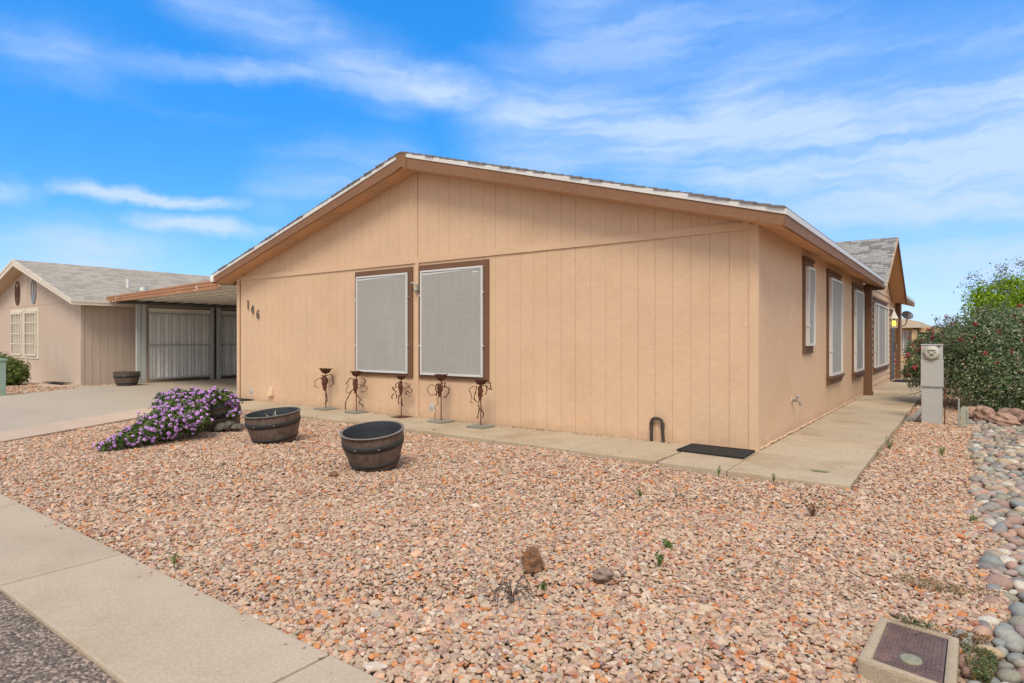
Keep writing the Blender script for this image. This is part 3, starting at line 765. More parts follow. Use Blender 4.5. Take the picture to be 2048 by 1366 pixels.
def solid_shingles(parent, base, u, v, L, S, e, wtab, m, name='shingle', limit=300, clip=None):
    """Shingle tabs course by course on a slope; the ones that show largest are objects, the rest one mesh."""
    u = Vector(u).normalized(); v = Vector(v).normalized(); nn = u.cross(v).normalized()
    if nn.z < 0: nn = -nn
    tabs = []
    r_ = random.Random(3)
    for j in range(int(S / e)):
        s0 = -wtab * r_.random()
        while s0 < L:
            wv = wtab * r_.uniform(.6, 1.35); a, b = max(s0, 0), min(s0 + wv, L); s0 += wv
            if b - a < .03: continue
            c = (a + b) / 2
            if clip and not clip(c, j * e + e / 2): continue
            tabs.append((Vector(base) + u * c + v * (j * e + e * .5) + nn * (.004 + r_.uniform(0, .006)), b - a - .008))
    tabs.sort(key=lambda t: (t[0] - CAM).length)
    mes = [unit_box_mesh(name, q) for q in m]; rest3 = [MB(), MB(), MB()]
    Rm = Matrix((u, v, nn)).transposed(); eul = (Rm @ Matrix.Rotation(-.06, 3, 'X')).to_euler()
    for i, (p, ww) in enumerate(tabs):
        me = mes[r_.randrange(3)]; rest = rest3[r_.randrange(3)]
        if i < limit: inst(name, me, parent, p, eul, (ww, e * 1.12, .012))
        else:
            Mx = Matrix.LocRotScale(p, eul, Vector((ww, e * 1.12, .012)))
            rest.add([Mx @ q.co for q in me.vertices], [tuple(f.vertices) for f in me.polygons])
    for rest, q in zip(rest3, m):
        if rest.v: tag(rest.build(name + 's', q, parent), kind='stuff')


# side gable roof above the front door
dr = MB(); OX = .43
for s in (-1, 1):
    ye = DA + s * DH
    dr.prism([(OX - .02, ye, DE - .03), (OX - .02, DA, DTOP - .03), (OX - .02, DA, DTOP - .07), (OX - .02, ye, DE - .07)], (-5.0, 0, 0))
drf = dr.build('side_gable', SHING[0], H)
dl = Vector((0, DH, DTOP - DE)).length
solid_shingles(drf, (-3.2, DA - DH, DE - .028), (1, 0, 0), (0, DH, DTOP - DE), 3.2 + OX, dl, .13, .24, SHING, limit=290)
solid_shingles(drf, (-3.2, DA + DH, DE - .028), (1, 0, 0), (0, -DH, DTOP - DE), 3.2 + OX, dl, .15, .30, SHING, limit=0)
for s in (-1, 1):
    ye = DA + s * DH
    MB().prism([(OX, ye, DE - .02), (OX, DA, DTOP - .02), (OX, DA, DTOP - .15), (OX, ye, DE - .15)], (-.03, 0, 0)).build('rake_board', P_TRIM if s < 0 else BROWN, drf)
    MB().prism([(OX - .032, ye, DE - .10), (OX - .032, DA, DTOP - .10), (.024, DA, DTOP - .10), (.024, ye, DE - .10)], (0, 0, -.012)).build('soffit', SOFF, drf)
v = MB()
for i in range(5): v.box(.1, .34, DA + .55 + i * .10, DA + .62 + i * .10, DTOP - .135 - (.55 + i * .10) * .5, DTOP - .122 - (.55 + i * .10) * .5)
v.build('soffit_vent', P_TRIM, drf)

# pilasters beside the door section
for y0 in (9.20, 17.0):
    p = MB().box(.002, .165, y0, y0 + .2, .0, 2.575).build('pilaster', BROWN, H)
    MB().box(.001, .185, y0 - .02, y0 + .22, .001, .09).build('plinth', BROWN, p)
    MB().box(.001, .178, y0 - .012, y0 + .212, 2.12, 2.16).build('collar', BROWN, p)


def window_front(x0, x1, z0, z1, tl, tr, tt, tb):
    wn = MB().box(x0, x1, -.034, -.008, z1 - tt, z1).box(x0, x1, -.034, -.008, z0, z0 + tb).box(x0, x0 + tl, -.0335, -.008, z0 + tb, z1 - tt).box(x1 - tr, x1, -.0335, -.008, z0 + tb, z1 - tt)
    wn.box(x0 + tl, x1 - tr, -.014, -.009, z0 + tb, z1 - tt)
    o = wn.build('window', BROWN, H)
    a, b, c, d = x0 + tl + .01, x1 - tr - .005, z0 + tb - .02, z1 - tt + .005
    MB().box(a, b, -.066, -.036, d - .030, d).box(a, b, -.066, -.036, c, c + .034).box(a, a + .030, -.0665, -.036, c + .034, d - .030).box(b - .034, b, -.0665, -.036, c + .034, d - .030).build('frame', ALU, o, bevel=.004)
    # a second, slightly skewed sash bar behind the top of the screen
    MB().prism([(a + .03, -.052, d - .075), (b - .03, -.052, d - .045), (b - .03, -.052, d - .02), (a + .03, -.052, d - .045)], (0, .01, 0)).build('top_rail', ALU, o)
    MB().box(a + .028, b - .032, -.049, -.044, c + .032, d - .028).build('screen', SCREEN, o)
    clip = MB()
    for zz in (c + (d - c) * .28, c + (d - c) * .76):
        for xx in (a - .008, b + .006): clip.box(xx - .016, xx + .016, -.072, -.045, zz - .008, zz + .008)
    clip.build('clip', WHITE, o)
    return o


window_front(-7.10, -5.63, .66, 2.545, .05, .09, .10, .085)
w2 = window_front(-5.475, -3.985, .655, 2.55, .05, .09, .10, .085)
MB().box(-4.30, -4.18, -.0515, -.0495, 2.36, 2.378).build('sticker', WHITE, w2)


def window_side(y0, y1, z0, z1, sill, lights=1):
    wn = MB().box(.005, .035, y0, y1, z1 - .12, z1).box(.005, .0345, y0, y0 + .09, z0, z1 - .12).box(.005, .0345, y1 - .09, y1, z0, z1 - .12).box(.005, .035, y0 + .09, y1 - .09, z0, z0 + .12).box(.005, .012, y0 + .09, y1 - .09, z0 + .12, z1 - .12)
    o = wn.build('window', BROWN, H)
    MB().box(.005, .055, y0 - .03, y1 + .03, z1 + .0005, z1 + .045).build('cornice', BROWN, o)
    if sill:
        MB().box(.004, .10, y0 - .03, y1 + .03, z0 + .075, z0 + .118).box(.004, .075, y0 - .015, y1 + .015, z0 + .03, z0 + .074).box(.004, .055, y0 - .01, y1 + .01, z0 - .03, z0 + .029).build('sill', BROWN, o)
    a, b, c, d = y0 + .07, y1 - .07, z0 + .121, z1 - .10
    fr = MB().box(.036, .085, a, b, d - .035, d).box(.036, .085, a, b, c, c + .035)
    cuts = [a + (b - a) * t for t in ((0, 1) if lights == 1 else (0, .22, .78, 1))]
    for i, q in enumerate(cuts):
        q0 = q if i == 0 else (q - .04 if i == len(cuts) - 1 else q - .03)
        fr.box(.036, .0855 if i in (0, len(cuts) - 1) else .088, q0, q0 + .04, c + .035, d - .035)
    fr.build('frame', WHITE, o)
    MB().box(.045, .058, a + .03, b - .03, c + .03, d - .03).build('screen', SCREEN, o)
    cl = MB()
    for zz in (c + (d - c) * .25, c + (d - c) * .72): cl.box(.05, .10, a - .012, a + .012, zz - .01, zz + .01)
    cl.build('clip', WHITE, o)


window_side(2.44, 3.10, 1.09, 2.50, False)
window_side(4.40, 5.72, .55, 2.49, True)
window_side(7.36, 8.74, .50, 2.47, True)
window_side(10.85, 14.2, .46, 2.36, True, 3)
# entry door with dark security screen
dd = MB().box(.004, .05, 15.25, 15.37, .02, 2.16).box(.004, .05, 16.35, 16.47, .02, 2.16).box(.004, .05, 15.25, 16.47, 2.161, 2.26).build('door', BROWN, H)
MB().box(.012, .045, 15.38, 16.34, .05, 2.15).build('screen_door', DOORM, dd)
MB().box(.046, .075, 16.20, 16.30, .95, 1.20).build('handle', METERD, dd)
MB().tube([(.075, 16.24, 1.0), (.12, 16.24, 1.0), (.12, 16.24, 1.16)], .012).build('handle', STEEL, dd)
# house numbers: three metal digits stepping down the wall
def digit(strokes, x, z, h):
    b = MB()
    for i, s in enumerate(strokes):
        pts = [(x + p[0] * h, -.030 - .0004 * i, z + p[1] * h) for p in s[:-1]]
        for p, q in zip(pts[:-1], pts[1:]):
            b.bar(p, q, .014, s[-1] * h * .8, (0, 0, 1) if abs(q[0] - p[0]) > .2 * abs(q[2] - p[2]) else (1, 0, 0))
    b.build('house_number', METERD, H)


def six():
    pts = [(.40, .93), (.28, .98), (.14, .86), (.06, .62), (.04, .34), (.10, .12), (.25, .02), (.40, .10), (.46, .30), (.40, .48), (.26, .56), (.12, .48), (.07, .36)]
    return [tuple(pts) + (.10,)]


DG = .185
digit([((.22, 0), (.22, 1.0), .14), ((.06, .02), (.40, .02), .05), ((.22, .97), (.06, .84), .08)], -10.66, 1.975, DG)
digit([((.36, 0), (.36, 1.0), .13), ((.36, 1.0), (.02, .32), .08), ((.0, .30), (.54, .30), .09), ((.22, .02), (.50, .02), .05)], -10.50, 1.865, DG)
digit(six(), -10.29, 1.755, DG)
# small fittings on the front wall
MB().add([(-9.85, -.006, .14), (-9.68, -.006, .14), (-9.68, -.075, .14), (-9.85, -.075, .14), (-9.82, -.006, .31), (-9.71, -.006, .31), (-9.71, -.03, .30), (-9.82, -.03, .30)], [(3, 2, 1, 0), (4, 5, 6, 7), (0, 1, 5, 4), (1, 2, 6, 5), (2, 3, 7, 6), (3, 0, 4, 7)]).build('vent_hood', P_TRIM, H)
for xx, zz in ((-10.53, .19), (-5.20, .185)):
    MB().lathe([(0, .006), (.05, .006), (.06, 0)], (xx, -.006, zz), 20, Matrix.Rotation(R(90), 3, 'X')).build('outlet_cover', GREYBOX, H)
# little wind chime bracket on the batten between the windows
bk = thing('chime_bracket', 'tiny greenish metal bracket on the batten between the two front windows', 'bracket', (-5.52, -.03, 2.18))
MB().prism([(-5.56, -.031, 2.13), (-5.46, -.031, 2.13), (-5.50, -.031, 2.24)], (0, -.03, 0)).build('plate', STEEL, bk)
MB().tube([(-5.53, -.06, 2.22), (-5.57, -.09, 2.27), (-5.61, -.10, 2.26)], .012).build('arm', STEEL, bk)
MB().lathe([(0, .02), (.03, .0), (.03, -.06), (0, -.07)], (-5.50, -.075, 2.17), 12).build('holder', CABG, bk)

# ------------------------------------------------------------------ lantern, tap, dish, mats beside the house
la = thing('wall_lantern', 'white outdoor wall lantern with glowing yellow bulb beside the front door', 'lamp', (.18, 14.35, 1.85))
lx, ly, lz = .20, 14.35, 1.70
MB().tube([(.021, ly, lz + .50), (.10, ly, lz + .56), (lx, ly, lz + .52), (lx, ly, lz + .46)], .014).build('bracket', LAMPW, la)
MB().lathe([(0, 0), (.055, 0), (.055, .018)], (.022, ly, lz + .45), 14, Matrix.Rotation(R(90), 3, 'Y')).build('backplate', LAMPW, la)
MB().lathe([(0, .50), (.02, .47), (.05, .40), (.105, .27), (.12, .25), (0, .25)], (lx, ly, lz), 6, smooth=False).build('cap', LAMPW, la)
fr = MB()
for k in range(6):
    t = math.pi / 3 * k; fr.bar((lx + .085 * math.cos(t), ly + .085 * math.sin(t), lz), (lx + .105 * math.cos(t), ly + .105 * math.sin(t), lz + .25), .012, .012)
fr.build('cage', LAMPW, la)
MB().lathe([(0, 0), (.095, 0), (.095, -.02), (.03, -.05), (0, -.05)], (lx, ly, lz), 6, smooth=False).build('base', LAMPW, la)
MB().lathe([(0, .02), (.05, .04), (.06, .09), (.035, .16), (0, .19)], (lx, ly, lz), 12).build('bulb', FLAME, la)

tp = thing('garden_tap', 'brass hose tap sticking out low on the peach side wall', 'tap', (0, 1.75, .44))
MB().tube([(.004, 1.75, .46), (.07, 1.75, .46), (.11, 1.75, .44), (.12, 1.75, .39)], [.018, .018, .016, .017]).build('spout', RIVET, tp)
MB().lathe([(0, .02), (.035, .015), (.035, 0), (0, -.002)], (.075, 1.75, .51), 10).build('handle', STEEL, tp)
MB().tube([(.072, 1.75, .46), (.075, 1.75, .515)], .008).build('stem', RIVET, tp)
MB().lathe([(0, .01), (.045, .01), (.05, 0)], (.004, 1.75, .46), 14, Matrix.Rotation(R(90), 3, 'Y')).build('flange', P_TRIM, tp)

ds = thing('satellite_dish', 'grey satellite dish on a bent arm at the far corner of the house', 'satellite dish', (.0, 19.6, 1.9))
Md = Matrix.Rotation(R(25), 3, 'Z') @ Matrix.Rotation(R(55), 3, 'X')
prof = [(0.001, 0)] + [(r, r * r * .55) for r in (.04, .08, .12, .16, .19)]
MB().lathe(prof + [(r + .0001, r * r * .55 + .006) for r in (.19, .16, .12, .08, .04)], (.20, 19.5, 2.20), 24, Md).build('dish', mat('dark_grey_dish', (.15, .16, .17), .5, .1, 8, .1, 50, 0), ds)
MB().tube([(.02, 19.6, 1.80), (.14, 19.58, 1.86), (.18, 19.56, 2.0), (.20, 19.52, 2.20)], .022).build('arm', STEEL, ds)
MB().tube([(.20, 19.5, 2.1), (.28, 19.25, 2.2), (.27, 19.2, 2.32)], .014).build('feed', STEEL, ds)


def mat_thing(label, pts, h, ribs=True):
    c = sum((Vector((*p, 0)) for p in pts), Vector()) / 4
    o = thing('doormat', label, 'mat', (c.x, c.y, 0))
    A = [Vector((*p[:2], .003)) for p in pts]
    inner = [a.lerp(c, .06) for a in A]
    b = MB().prism([(*v.xy, .003) for v in inner], (0, 0, h * .7)); b.build('pad', BLACK, o)
    rim = MB()
    for i in range(4):
        j = (i + 1) % 4; rim.prism([(*A[i].xy, .003), (*A[j].xy, .003), (*inner[j].xy, .003), (*inner[i].xy, .003)], (0, 0, h))
    rim.build('rim', BLACK, o)
    if ribs:
        rb_ = MB()
        for k in range(1, 12):
            p = inner[0].lerp(inner[1], k / 12); q = inner[3].lerp(inner[2], k / 12); rb_.bar((*p.xy, h * .7 + .003), (*q.xy, h * .7 + .003), .018, .006)
        rb_.build('rib', BLACK, o)
    return o


mat_thing('black rubber doormat lying at the near corner of the peach house', [(-.76, -.57), (.02, -.63), (.0, -.10), (-.76, -.06)], .022)
mat_thing('dark doormat at the carport corner of the peach house', [(-11.75, -.30), (-10.45, -.42), (-10.4, -.03), (-11.75, .12)], .02)
mat_thing('dark mat outside the front door on the side walkway', [(.10, 15.0), (.80, 15.0), (.80, 16.2), (.10, 16.2)], .02)

# bent black pipe hugging the wall near the corner
bp = thing('bent_pipe', 'worn black pipe bent into an upside down U by the front wall', 'pipe', (-1.22, -.05, 0))
MB().tube([(-1.295, -.06, 0), (-1.30, -.05, .24), (-1.29, -.05, .275), (-1.26, -.05, .295), (-1.20, -.05, .295), (-1.165, -.05, .275), (-1.155, -.05, .24), (-1.13, -.07, 0)], .021, 10).build('bent_tube', BLKPIPE, bp)
for xx, zz in ((-1.30, .20), (-1.15, .20)):
    MB().tube([(xx, -.05, zz - .03), (xx, -.05, zz + .04)], .026, 10).build('coupling', BLKPIPE, bp)

# ------------------------------------------------------------------ neighbouring beige house
N = thing('beige_house', 'beige sided neighbouring house with grey shingle roof beyond the driveway', 'house', (-23.7, 7, 0))
NX, NY, NA = -19.17, -.18, -23.65
nz = lambda x: 2.48 + .308 * (4.98 - abs(x - NA))
nf = MB().prism([(NX - .02, NY + .012, -.06), (2 * NA - NX, NY + .012, -.06), (2 * NA - NX, NY + .012, nz(NX) - .17), (NA, NY + .012, nz(NA) - .17), (NX - .02, NY + .012, nz(NX) - .17)], (0, .1, 0)).build('front_wall', NBACK, N)
x = NX - .08; k = 0
nbm = unit_box_mesh('siding_board', NWALL)
while x > -28.0:
    x0 = x - .155; gap = .003
    if x0 < NA < x: x0 = NA
    inst('siding_board', nbm, nf, ((x0 + x) / 2, NY + .003, 1.2), (0, 0, 0), (x - x0 - gap, .017, 2.5))
    a, b = x0 + gap / 2, x - gap / 2
    MB().prism([(a, NY - .004, 2.462), (b, NY - .004, 2.462), (b, NY - .004, nz(b) - .15), (a, NY - .004, nz(a) - .15)], (0, .016, 0)).build('siding_board', NWALL, nf); x = x0
MB().box(-28.1, NX - .0, NY - .012, NY + .02, 2.445, 2.47).build('band_board', NWALL, nf)
MB().box(NA - .012, NA + .012, NY - .016, NY + .01, 0, nz(NA) - .2).build('batten', NWALL, nf)
MB().box(NX - .085, NX + .012, NY - .02, NY - .006, -.05, 2.36).build('corner_trim', NWALL, nf)
ns = MB().box(NX - .11, NX - .012, NY + .1, 14, -.06, 2.36).build('side_wall', NBACK, N)
y = NY + .08
MB().box(NX - .005, NX + .012, NY - .005, NY + .075, -.05, 2.35).build('corner_trim', NWALL, ns)
while y < 13.9:
    inst('siding_board', nbm, ns, (NX - .005, y + .106, 1.16), (0, 0, 0), (.017, .205, 2.42)); y += .211
nr_ = MB()
for s in (-1, 1):
    xe = NA + s * 4.98
    nr_.prism([(xe, NY - .42, 2.44), (NA, NY - .42, nz(NA) - .04), (NA, NY - .42, nz(NA) - .08), (xe, NY - .42, 2.40)], (0, 14.9, 0))
nrf = nr_.build('roof', SHINGN[0], N)
sl_ = Vector((4.98, 0, 1.534)).length
solid_shingles(nrf, (NA + 4.98, NY - .44, 2.442), (0, 1, 0), (-4.98, 0, 1.534), 14.9, sl_, .125, .22, SHINGN)
for s in (-1, 1):
    xe = NA + s * 4.98
    q = NA + s * .0
    MB().prism([(xe, NY - .435, 2.46), (q, NY - .435, nz(NA) - .02), (q, NY - .435, nz(NA) - .11), (xe, NY - .435, 2.385)], (0, .03, 0)).build('drip_edge', NTRIM, nrf)
    MB().prism([(xe - s * .01, NY - .42, 2.388), (q, NY - .42, nz(NA) - .108), (q, NY - .42, nz(NA) - .25), (xe - s * .01, NY - .42, 2.32)], (0, .03, 0)).build('rake_board', NTRIM, nrf)
    MB().prism([(xe - s * .04, NY - .39, 2.325), (NA, NY - .39, nz(NA) - .235), (NA, NY - .01, nz(NA) - .235), (xe - s * .04, NY - .01, 2.325)], (0, 0, .014)).build('soffit', NSOFF, nrf)
xe = NA + 4.98
MB().box(xe - .012, xe + .014, NY - .43, 14.4, 2.39, 2.47).build('drip_edge', NTRIM, nrf)
MB().box(xe - .035, xe, NY - .40, 14.4, 2.315, 2.388).build('fascia', NTRIM, nrf)
MB().box(NX + .013, xe - .036, NY - .02, 14.4, 2.32, 2.335).build('soffit', NSOFF, nrf)
MB().tube([(-20.59, 1.66, 3.0), (-20.59, 1.66, 3.33)], .04, 10).build('vent_pipe', WHITE, nrf)
MB().lathe([(.16, 0), (.16, .10), (.19, .11), (.19, .14), (.15, .24), (.08, .30), (0, .32)], (-19.60, 1.72, 2.74), 20).build('turbine_vent', STEEL, nrf)
# twin barred window
wn = MB()
for x0, x1 in ((-25.24, -23.98), (-23.86, -22.60)):
    wn.box(x0, x1, NY - .03, NY - .006, .68, .76).box(x0, x1, NY - .03, NY - .006, 2.25, 2.36).box(x0, x0 + .06, NY - .0295, NY - .006, .76, 2.25).box(x1 - .14, x1, NY - .0295, NY - .006, .76, 2.25)
nw = wn.build('window', NTRIM, N)
for x0, x1 in ((-25.18, -24.12), (-23.80, -22.74)):
    MB().box(x0, x1, NY - .012, NY - .007, .76, 2.25).build('pane', NGLASS, nw)
    gr = MB().box(x0, x1, NY - .075, NY - .05, .78, .83).box(x0, x1, NY - .075, NY - .05, 2.19, 2.24)
    for k in range(5): xx = x0 + (x1 - x0 - .03) * k / 4; gr.box(xx, xx + (.045 if k in (0, 4) else .022), NY - .0745, NY - .05, .831, 2.189)
    for k in range(1, 4): zz = .8 + 1.42 * k / 4; gr.box(x0, x1, NY - .080, NY - .0755, zz, zz + .03)
    gr.build('grille', NTRIM, nw)


def plaque(label, x, z, m, kind):
    o = thing('wall_plaque', label, 'wall art', (x, NY - .02, z))
    rg = MB(); n = 32; ry, rx = .42, .25
    for k in range(n):
        t0, t1 = 2 * math.pi * k / n, 2 * math.pi * (k + 1) / n
        rg.prism([(x + rx * c * math.cos(t), NY - .03, z + ry * c * math.sin(t)) for c, t in ((1, t0), (1, t1), (.88, t1), (.88, t0))], (0, .014, 0))
    rg.build('ring', m, o)
    seg = [(x + rx * .93 * math.cos(t), NY - .028, z + ry * .93 * math.sin(t)) for t in np.linspace(R(198), R(342), 16)]
    MB().prism(seg, (0, .01, 0)).build('lower_plate', m, o)
    f = MB()
    if kind == 0:       # two standing animal shapes side by side
        for dx, hh in ((-.07, .18), (.06, .24)):
            f.prism([(x + dx + a, NY - .0275, z + b) for a, b in ((-.09, -.2), (-.09, -.02), (-.07, hh - .1), (-.05, hh), (.0, hh + .03), (.05, hh - .02), (.07, hh - .12), (.08, -.2), (.03, -.2), (.02, -.08), (-.03, -.08), (-.04, -.2))], (0, .009, 0))
    else:               # a lone figure with raised muzzle
        f.prism([(x + a, NY - .0275, z + b) for a, b in ((-.12, -.18), (-.08, .02), (-.03, .12), (-.02, .30), (.02, .34), (.03, .12), (.06, -.02), (.09, -.18))], (0, .009, 0))
    f.build('silhouette', m, o)


plaque('oval brown metal wall plaque with dark animal cutouts on the beige gable', -24.63, 2.92, PLQ_B, 0)
plaque('oval grey metal wall plaque with a single pale figure on the beige gable', -23.08, 2.92, PLQ_G, 1)
mat_thing('small dark mat on the ground by the beige house corner', [(-20.9, -.62), (-19.75, -.52), (-19.75, -.24), (-20.9, -.30)], .015, False)
pad = MB().prism([(-28, -.20, -.035), (-19.17, -.20, -.035), (-19.17, -.95, -.035), (-22.2, -1.15, -.035), (-28, -1.3, -.035)], (0, 0, -.06)).build('concrete_apron', BORD); tag(pad, 'concrete apron along the foot of the beige house', None, None, 'structure')

# ------------------------------------------------------------------ carport
Cp = thing('carport', 'open metal carport with corrugated roof and grey panel wall beside the peach house', 'carport', (-15, 5, 0))
for (x0, y0, s, m) in ((-18.50, 1.10, .105, CPPOST), (-18.47, 1.235, .115, CPPOST), (-18.52, 3.42, .09, CPPOST), (-18.46, 3.62, .10, CPPOST), (-18.52, 6.2, .10, CPPOST), (-18.52, 9.0, .10, CPPOST)):
    MB().box(x0 - s / 2, x0 + s / 2, y0 - s / 2, y0 + s / 2, -.012, 2.394).build('post', m, Cp)
# panel wall: ribbed sheets on rails
rib = MB()
def ribbed(y0, y1, x, z0, z1):
    b = MB(); y = y0; pro = []
    while y < y1:
        for dy, dx in ((0, 0), (.055, 0), (.062, .035), (.085, .035), (.092, 0), (.14, 0), (.147, .035), (.17, .035), (.177, 0)):
            if y + dy <= y1: pro.append((x + dx, y + dy))
        y += .24
    pro.append((x, y1))
    vs = [(a, b_, z) for z in (z0, z1) for a, b_ in pro]; n = len(pro)
    b.add(vs, [(i, i + 1, i + 1 + n, i + n) for i in range(n - 1)])
    o = b.build('wall_sheet', CPPAN, Cp); o.modifiers.new('thick', 'SOLIDIFY').thickness = .004
for y0, y1 in ((1.43, 3.36), (3.68, 6.14), (6.26, 8.94)):
    ribbed(y0, y1, -18.56, .10, 2.12)
    for zz, hh in ((1.12, .05), (.08, .05), (2.11, .04)):
        MB().box(-18.515, -18.475, y0, y1, zz, zz + hh).build('rail', CPPOST, Cp)
    MB().box(-18.60, -18.50, y0, y1, 2.16, 2.29).build('header', NTRIM if False else CPROOF, Cp)
MB().box(-18.58, -18.46, .55, 11, 2.395, 2.462).build('beam', CPBEAM, Cp)
# roof sheet, ribs running from the house down to the beam
A = Vector((-18.98, .42, 2.47)); B = Vector((-11.46, -.16, 2.50)); Cc = Vector((-11.46, 11, 2.50)); D = Vector((-18.98, 11, 2.47))
prof = []; ts = []
y = 0.
while y < 10.6:
    for dy, dzv in ((0, .045), (.33, .045), (.335, .012), (.385, .012), (.39, .045)):
        ts.append(min((y + dy) / 10.6, 1)); prof.append(dzv)
    y += .42
vs = [A.lerp(D, t) + Vector((0, 0, p)) for t, p in zip(ts, prof)] + [B.lerp(Cc, t) + Vector((0, 0, p)) for t, p in zip(ts, prof)]
n = len(ts)
o = MB().add(vs, [(i, i + 1, i + 1 + n, i + n) for i in range(n - 1)]).build('roof_sheet', CPROOF, Cp); o.modifiers.new('thick', 'SOLIDIFY').thickness = .003
# rolled fascia along the front: three ribs
fa = MB(); d_ = (B - A); nrm = Vector((d_.y, -d_.x, 0)).normalized()
if nrm.y > 0: nrm = -nrm
prof = [(0, -.05), (.02, -.045), (.025, 0), (.012, .015), (.028, .03), (.028, .06), (.012, .075), (.028, .09), (.028, .125), (0, .135)]
vs = [A + nrm * a + Vector((0, 0, b)) for a, b in prof] + [B + nrm * a + Vector((0, 0, b * 1.25)) for a, b in prof]
k = len(prof)
o = fa.add(vs, [(i, i + 1, i + 1 + k, i + k) for i in range(k - 1)]).build('fascia', CPFASC, Cp); o.modifiers.new('thick', 'SOLIDIFY').thickness = .004
MB().prism([A + Vector((-.02, 0, -.05)), A + Vector((-.02, 0, .135)), D + Vector((-.02, 0, .135)), D + Vector((-.02, 0, -.05))], (-.02, 0, 0)).build('fascia', CPFASC, Cp)

# ------------------------------------------------------------------ barrel planters
def barrel(label, loc, h, rt, rbm, tilt=(0, 0), group='half barrel planters', rz_=0., extra_hoop=True):
    o = thing('barrel_planter', label, 'planter', loc, group)
    c = Vector(loc); M_ = Matrix.Rotation(tilt[0], 3, 'X') @ Matrix.Rotation(tilt[1], 3, 'Y')
    M_ = Matrix.Rotation(R(YAW), 3, 'Z') @ M_
    rad = lambda z: rbm + (rt - rbm) * (z / h) ** .85 + .02 * math.sin(math.pi * z / h)
    zs = np.linspace(0, h, 12)
    MB().lathe([(.001, .0)] + [(rad(z), z) for z in zs] + [(rt + .006, h), (rt + .006, h + .012), (rt - .022, h + .012)], c, 56, M_).build('tub', PLASTIC, o)
    MB().lathe([(rt - .021, h + .012), (rt - .03, h - .03)] + [(rad(z) - .028, z) for z in zs[::-1][1:8]] + [(.001, zs[4])], c, 48, M_).build('liner', INNER, o)
    MB().lathe([(rt + .003, h + .004), (rt + .009, h + .006), (rt + .009, h + .013), (rt - .002, h + .016), (rt - .010, h + .013)], c, 56, M_).build('rim', HOOPR, o)
    for z0, z1 in ((.63, .80), (.16, .27)) + (((.02, .07),) if extra_hoop else ()):
        z0 *= h; z1 *= h
        MB().lathe([(rad(z0) - .002, z0), (rad(z0) + .008, z0 + .003), (rad(z1) + .008, z1 - .003), (rad(z1) - .002, z1)], c, 56, M_).build('hoop', HOOP, o)
    for t in (-112, -68, 20, 64, 110, 155, 200):
        z = h * .715; q = M_ @ Vector(((rad(z) + .009) * math.cos(R(t)), (rad(z) + .009) * math.sin(R(t)), z)) + c
        MB().lathe([(0, .007), (.006, .006), (.0095, 0)], q, 8, M_ @ Matrix.Rotation(R(t), 3, 'Z') @ Matrix.Rotation(R(90), 3, 'Y')).build('rivet', RIVET, o)
    return o


barrel('large open barrel planter with clean black inside standing right of the others', (-3.09, -3.10, -.05), .40, .325, .215, (R(9), R(-3)))
barrel('tilted open barrel planter with pale twigs inside beside the purple flowers', (-5.36, -2.80, -.055), .40, .345, .235, (R(4.5), R(-4.5)))
barrel('barrel planter half buried under the purple flowering plant', (-7.15, -2.55, -.10), .42, .345, .235, (R(8), R(-9)))
barrel('distant barrel planter standing against the beige house wall', (-17.62, .42, -.03), .40, .34, .23, (0, 0))
tw = thing('dry_twigs', 'few pale dry twigs leaning inside the tilted barrel planter', 'twigs', (-5.5, -2.85, .2))
b = MB()
for p, q in (((-.24, .02, .18), (-.16, -.04, .36)), ((-.02, 0, .16), (-.04, .02, .40)), ((-.16, -.02, .22), (-.06, .03, .37)), ((-.12, .05, .2), (-.2, .0, .33)), ((-.06, .03, .37), (.0, -.02, .31))):
    c = Vector((-5.36, -2.80, -.03)); b.tube([c + Vector(p), c + (Vector(p) + Vector(q)) / 2 + Vector((.01, .012, 0)), c + Vector(q)], .005, 5)
b.build('twig', TWIG, tw)
# stray soil and a chunk of weathered bark beside the big barrel
rock('bark_chunk', 'orange brown clump of dry matter at the foot of the large barrel', (-3.12, -3.62, -.035), (.20, .10, .05), REDROCK, 91, cat='clump')

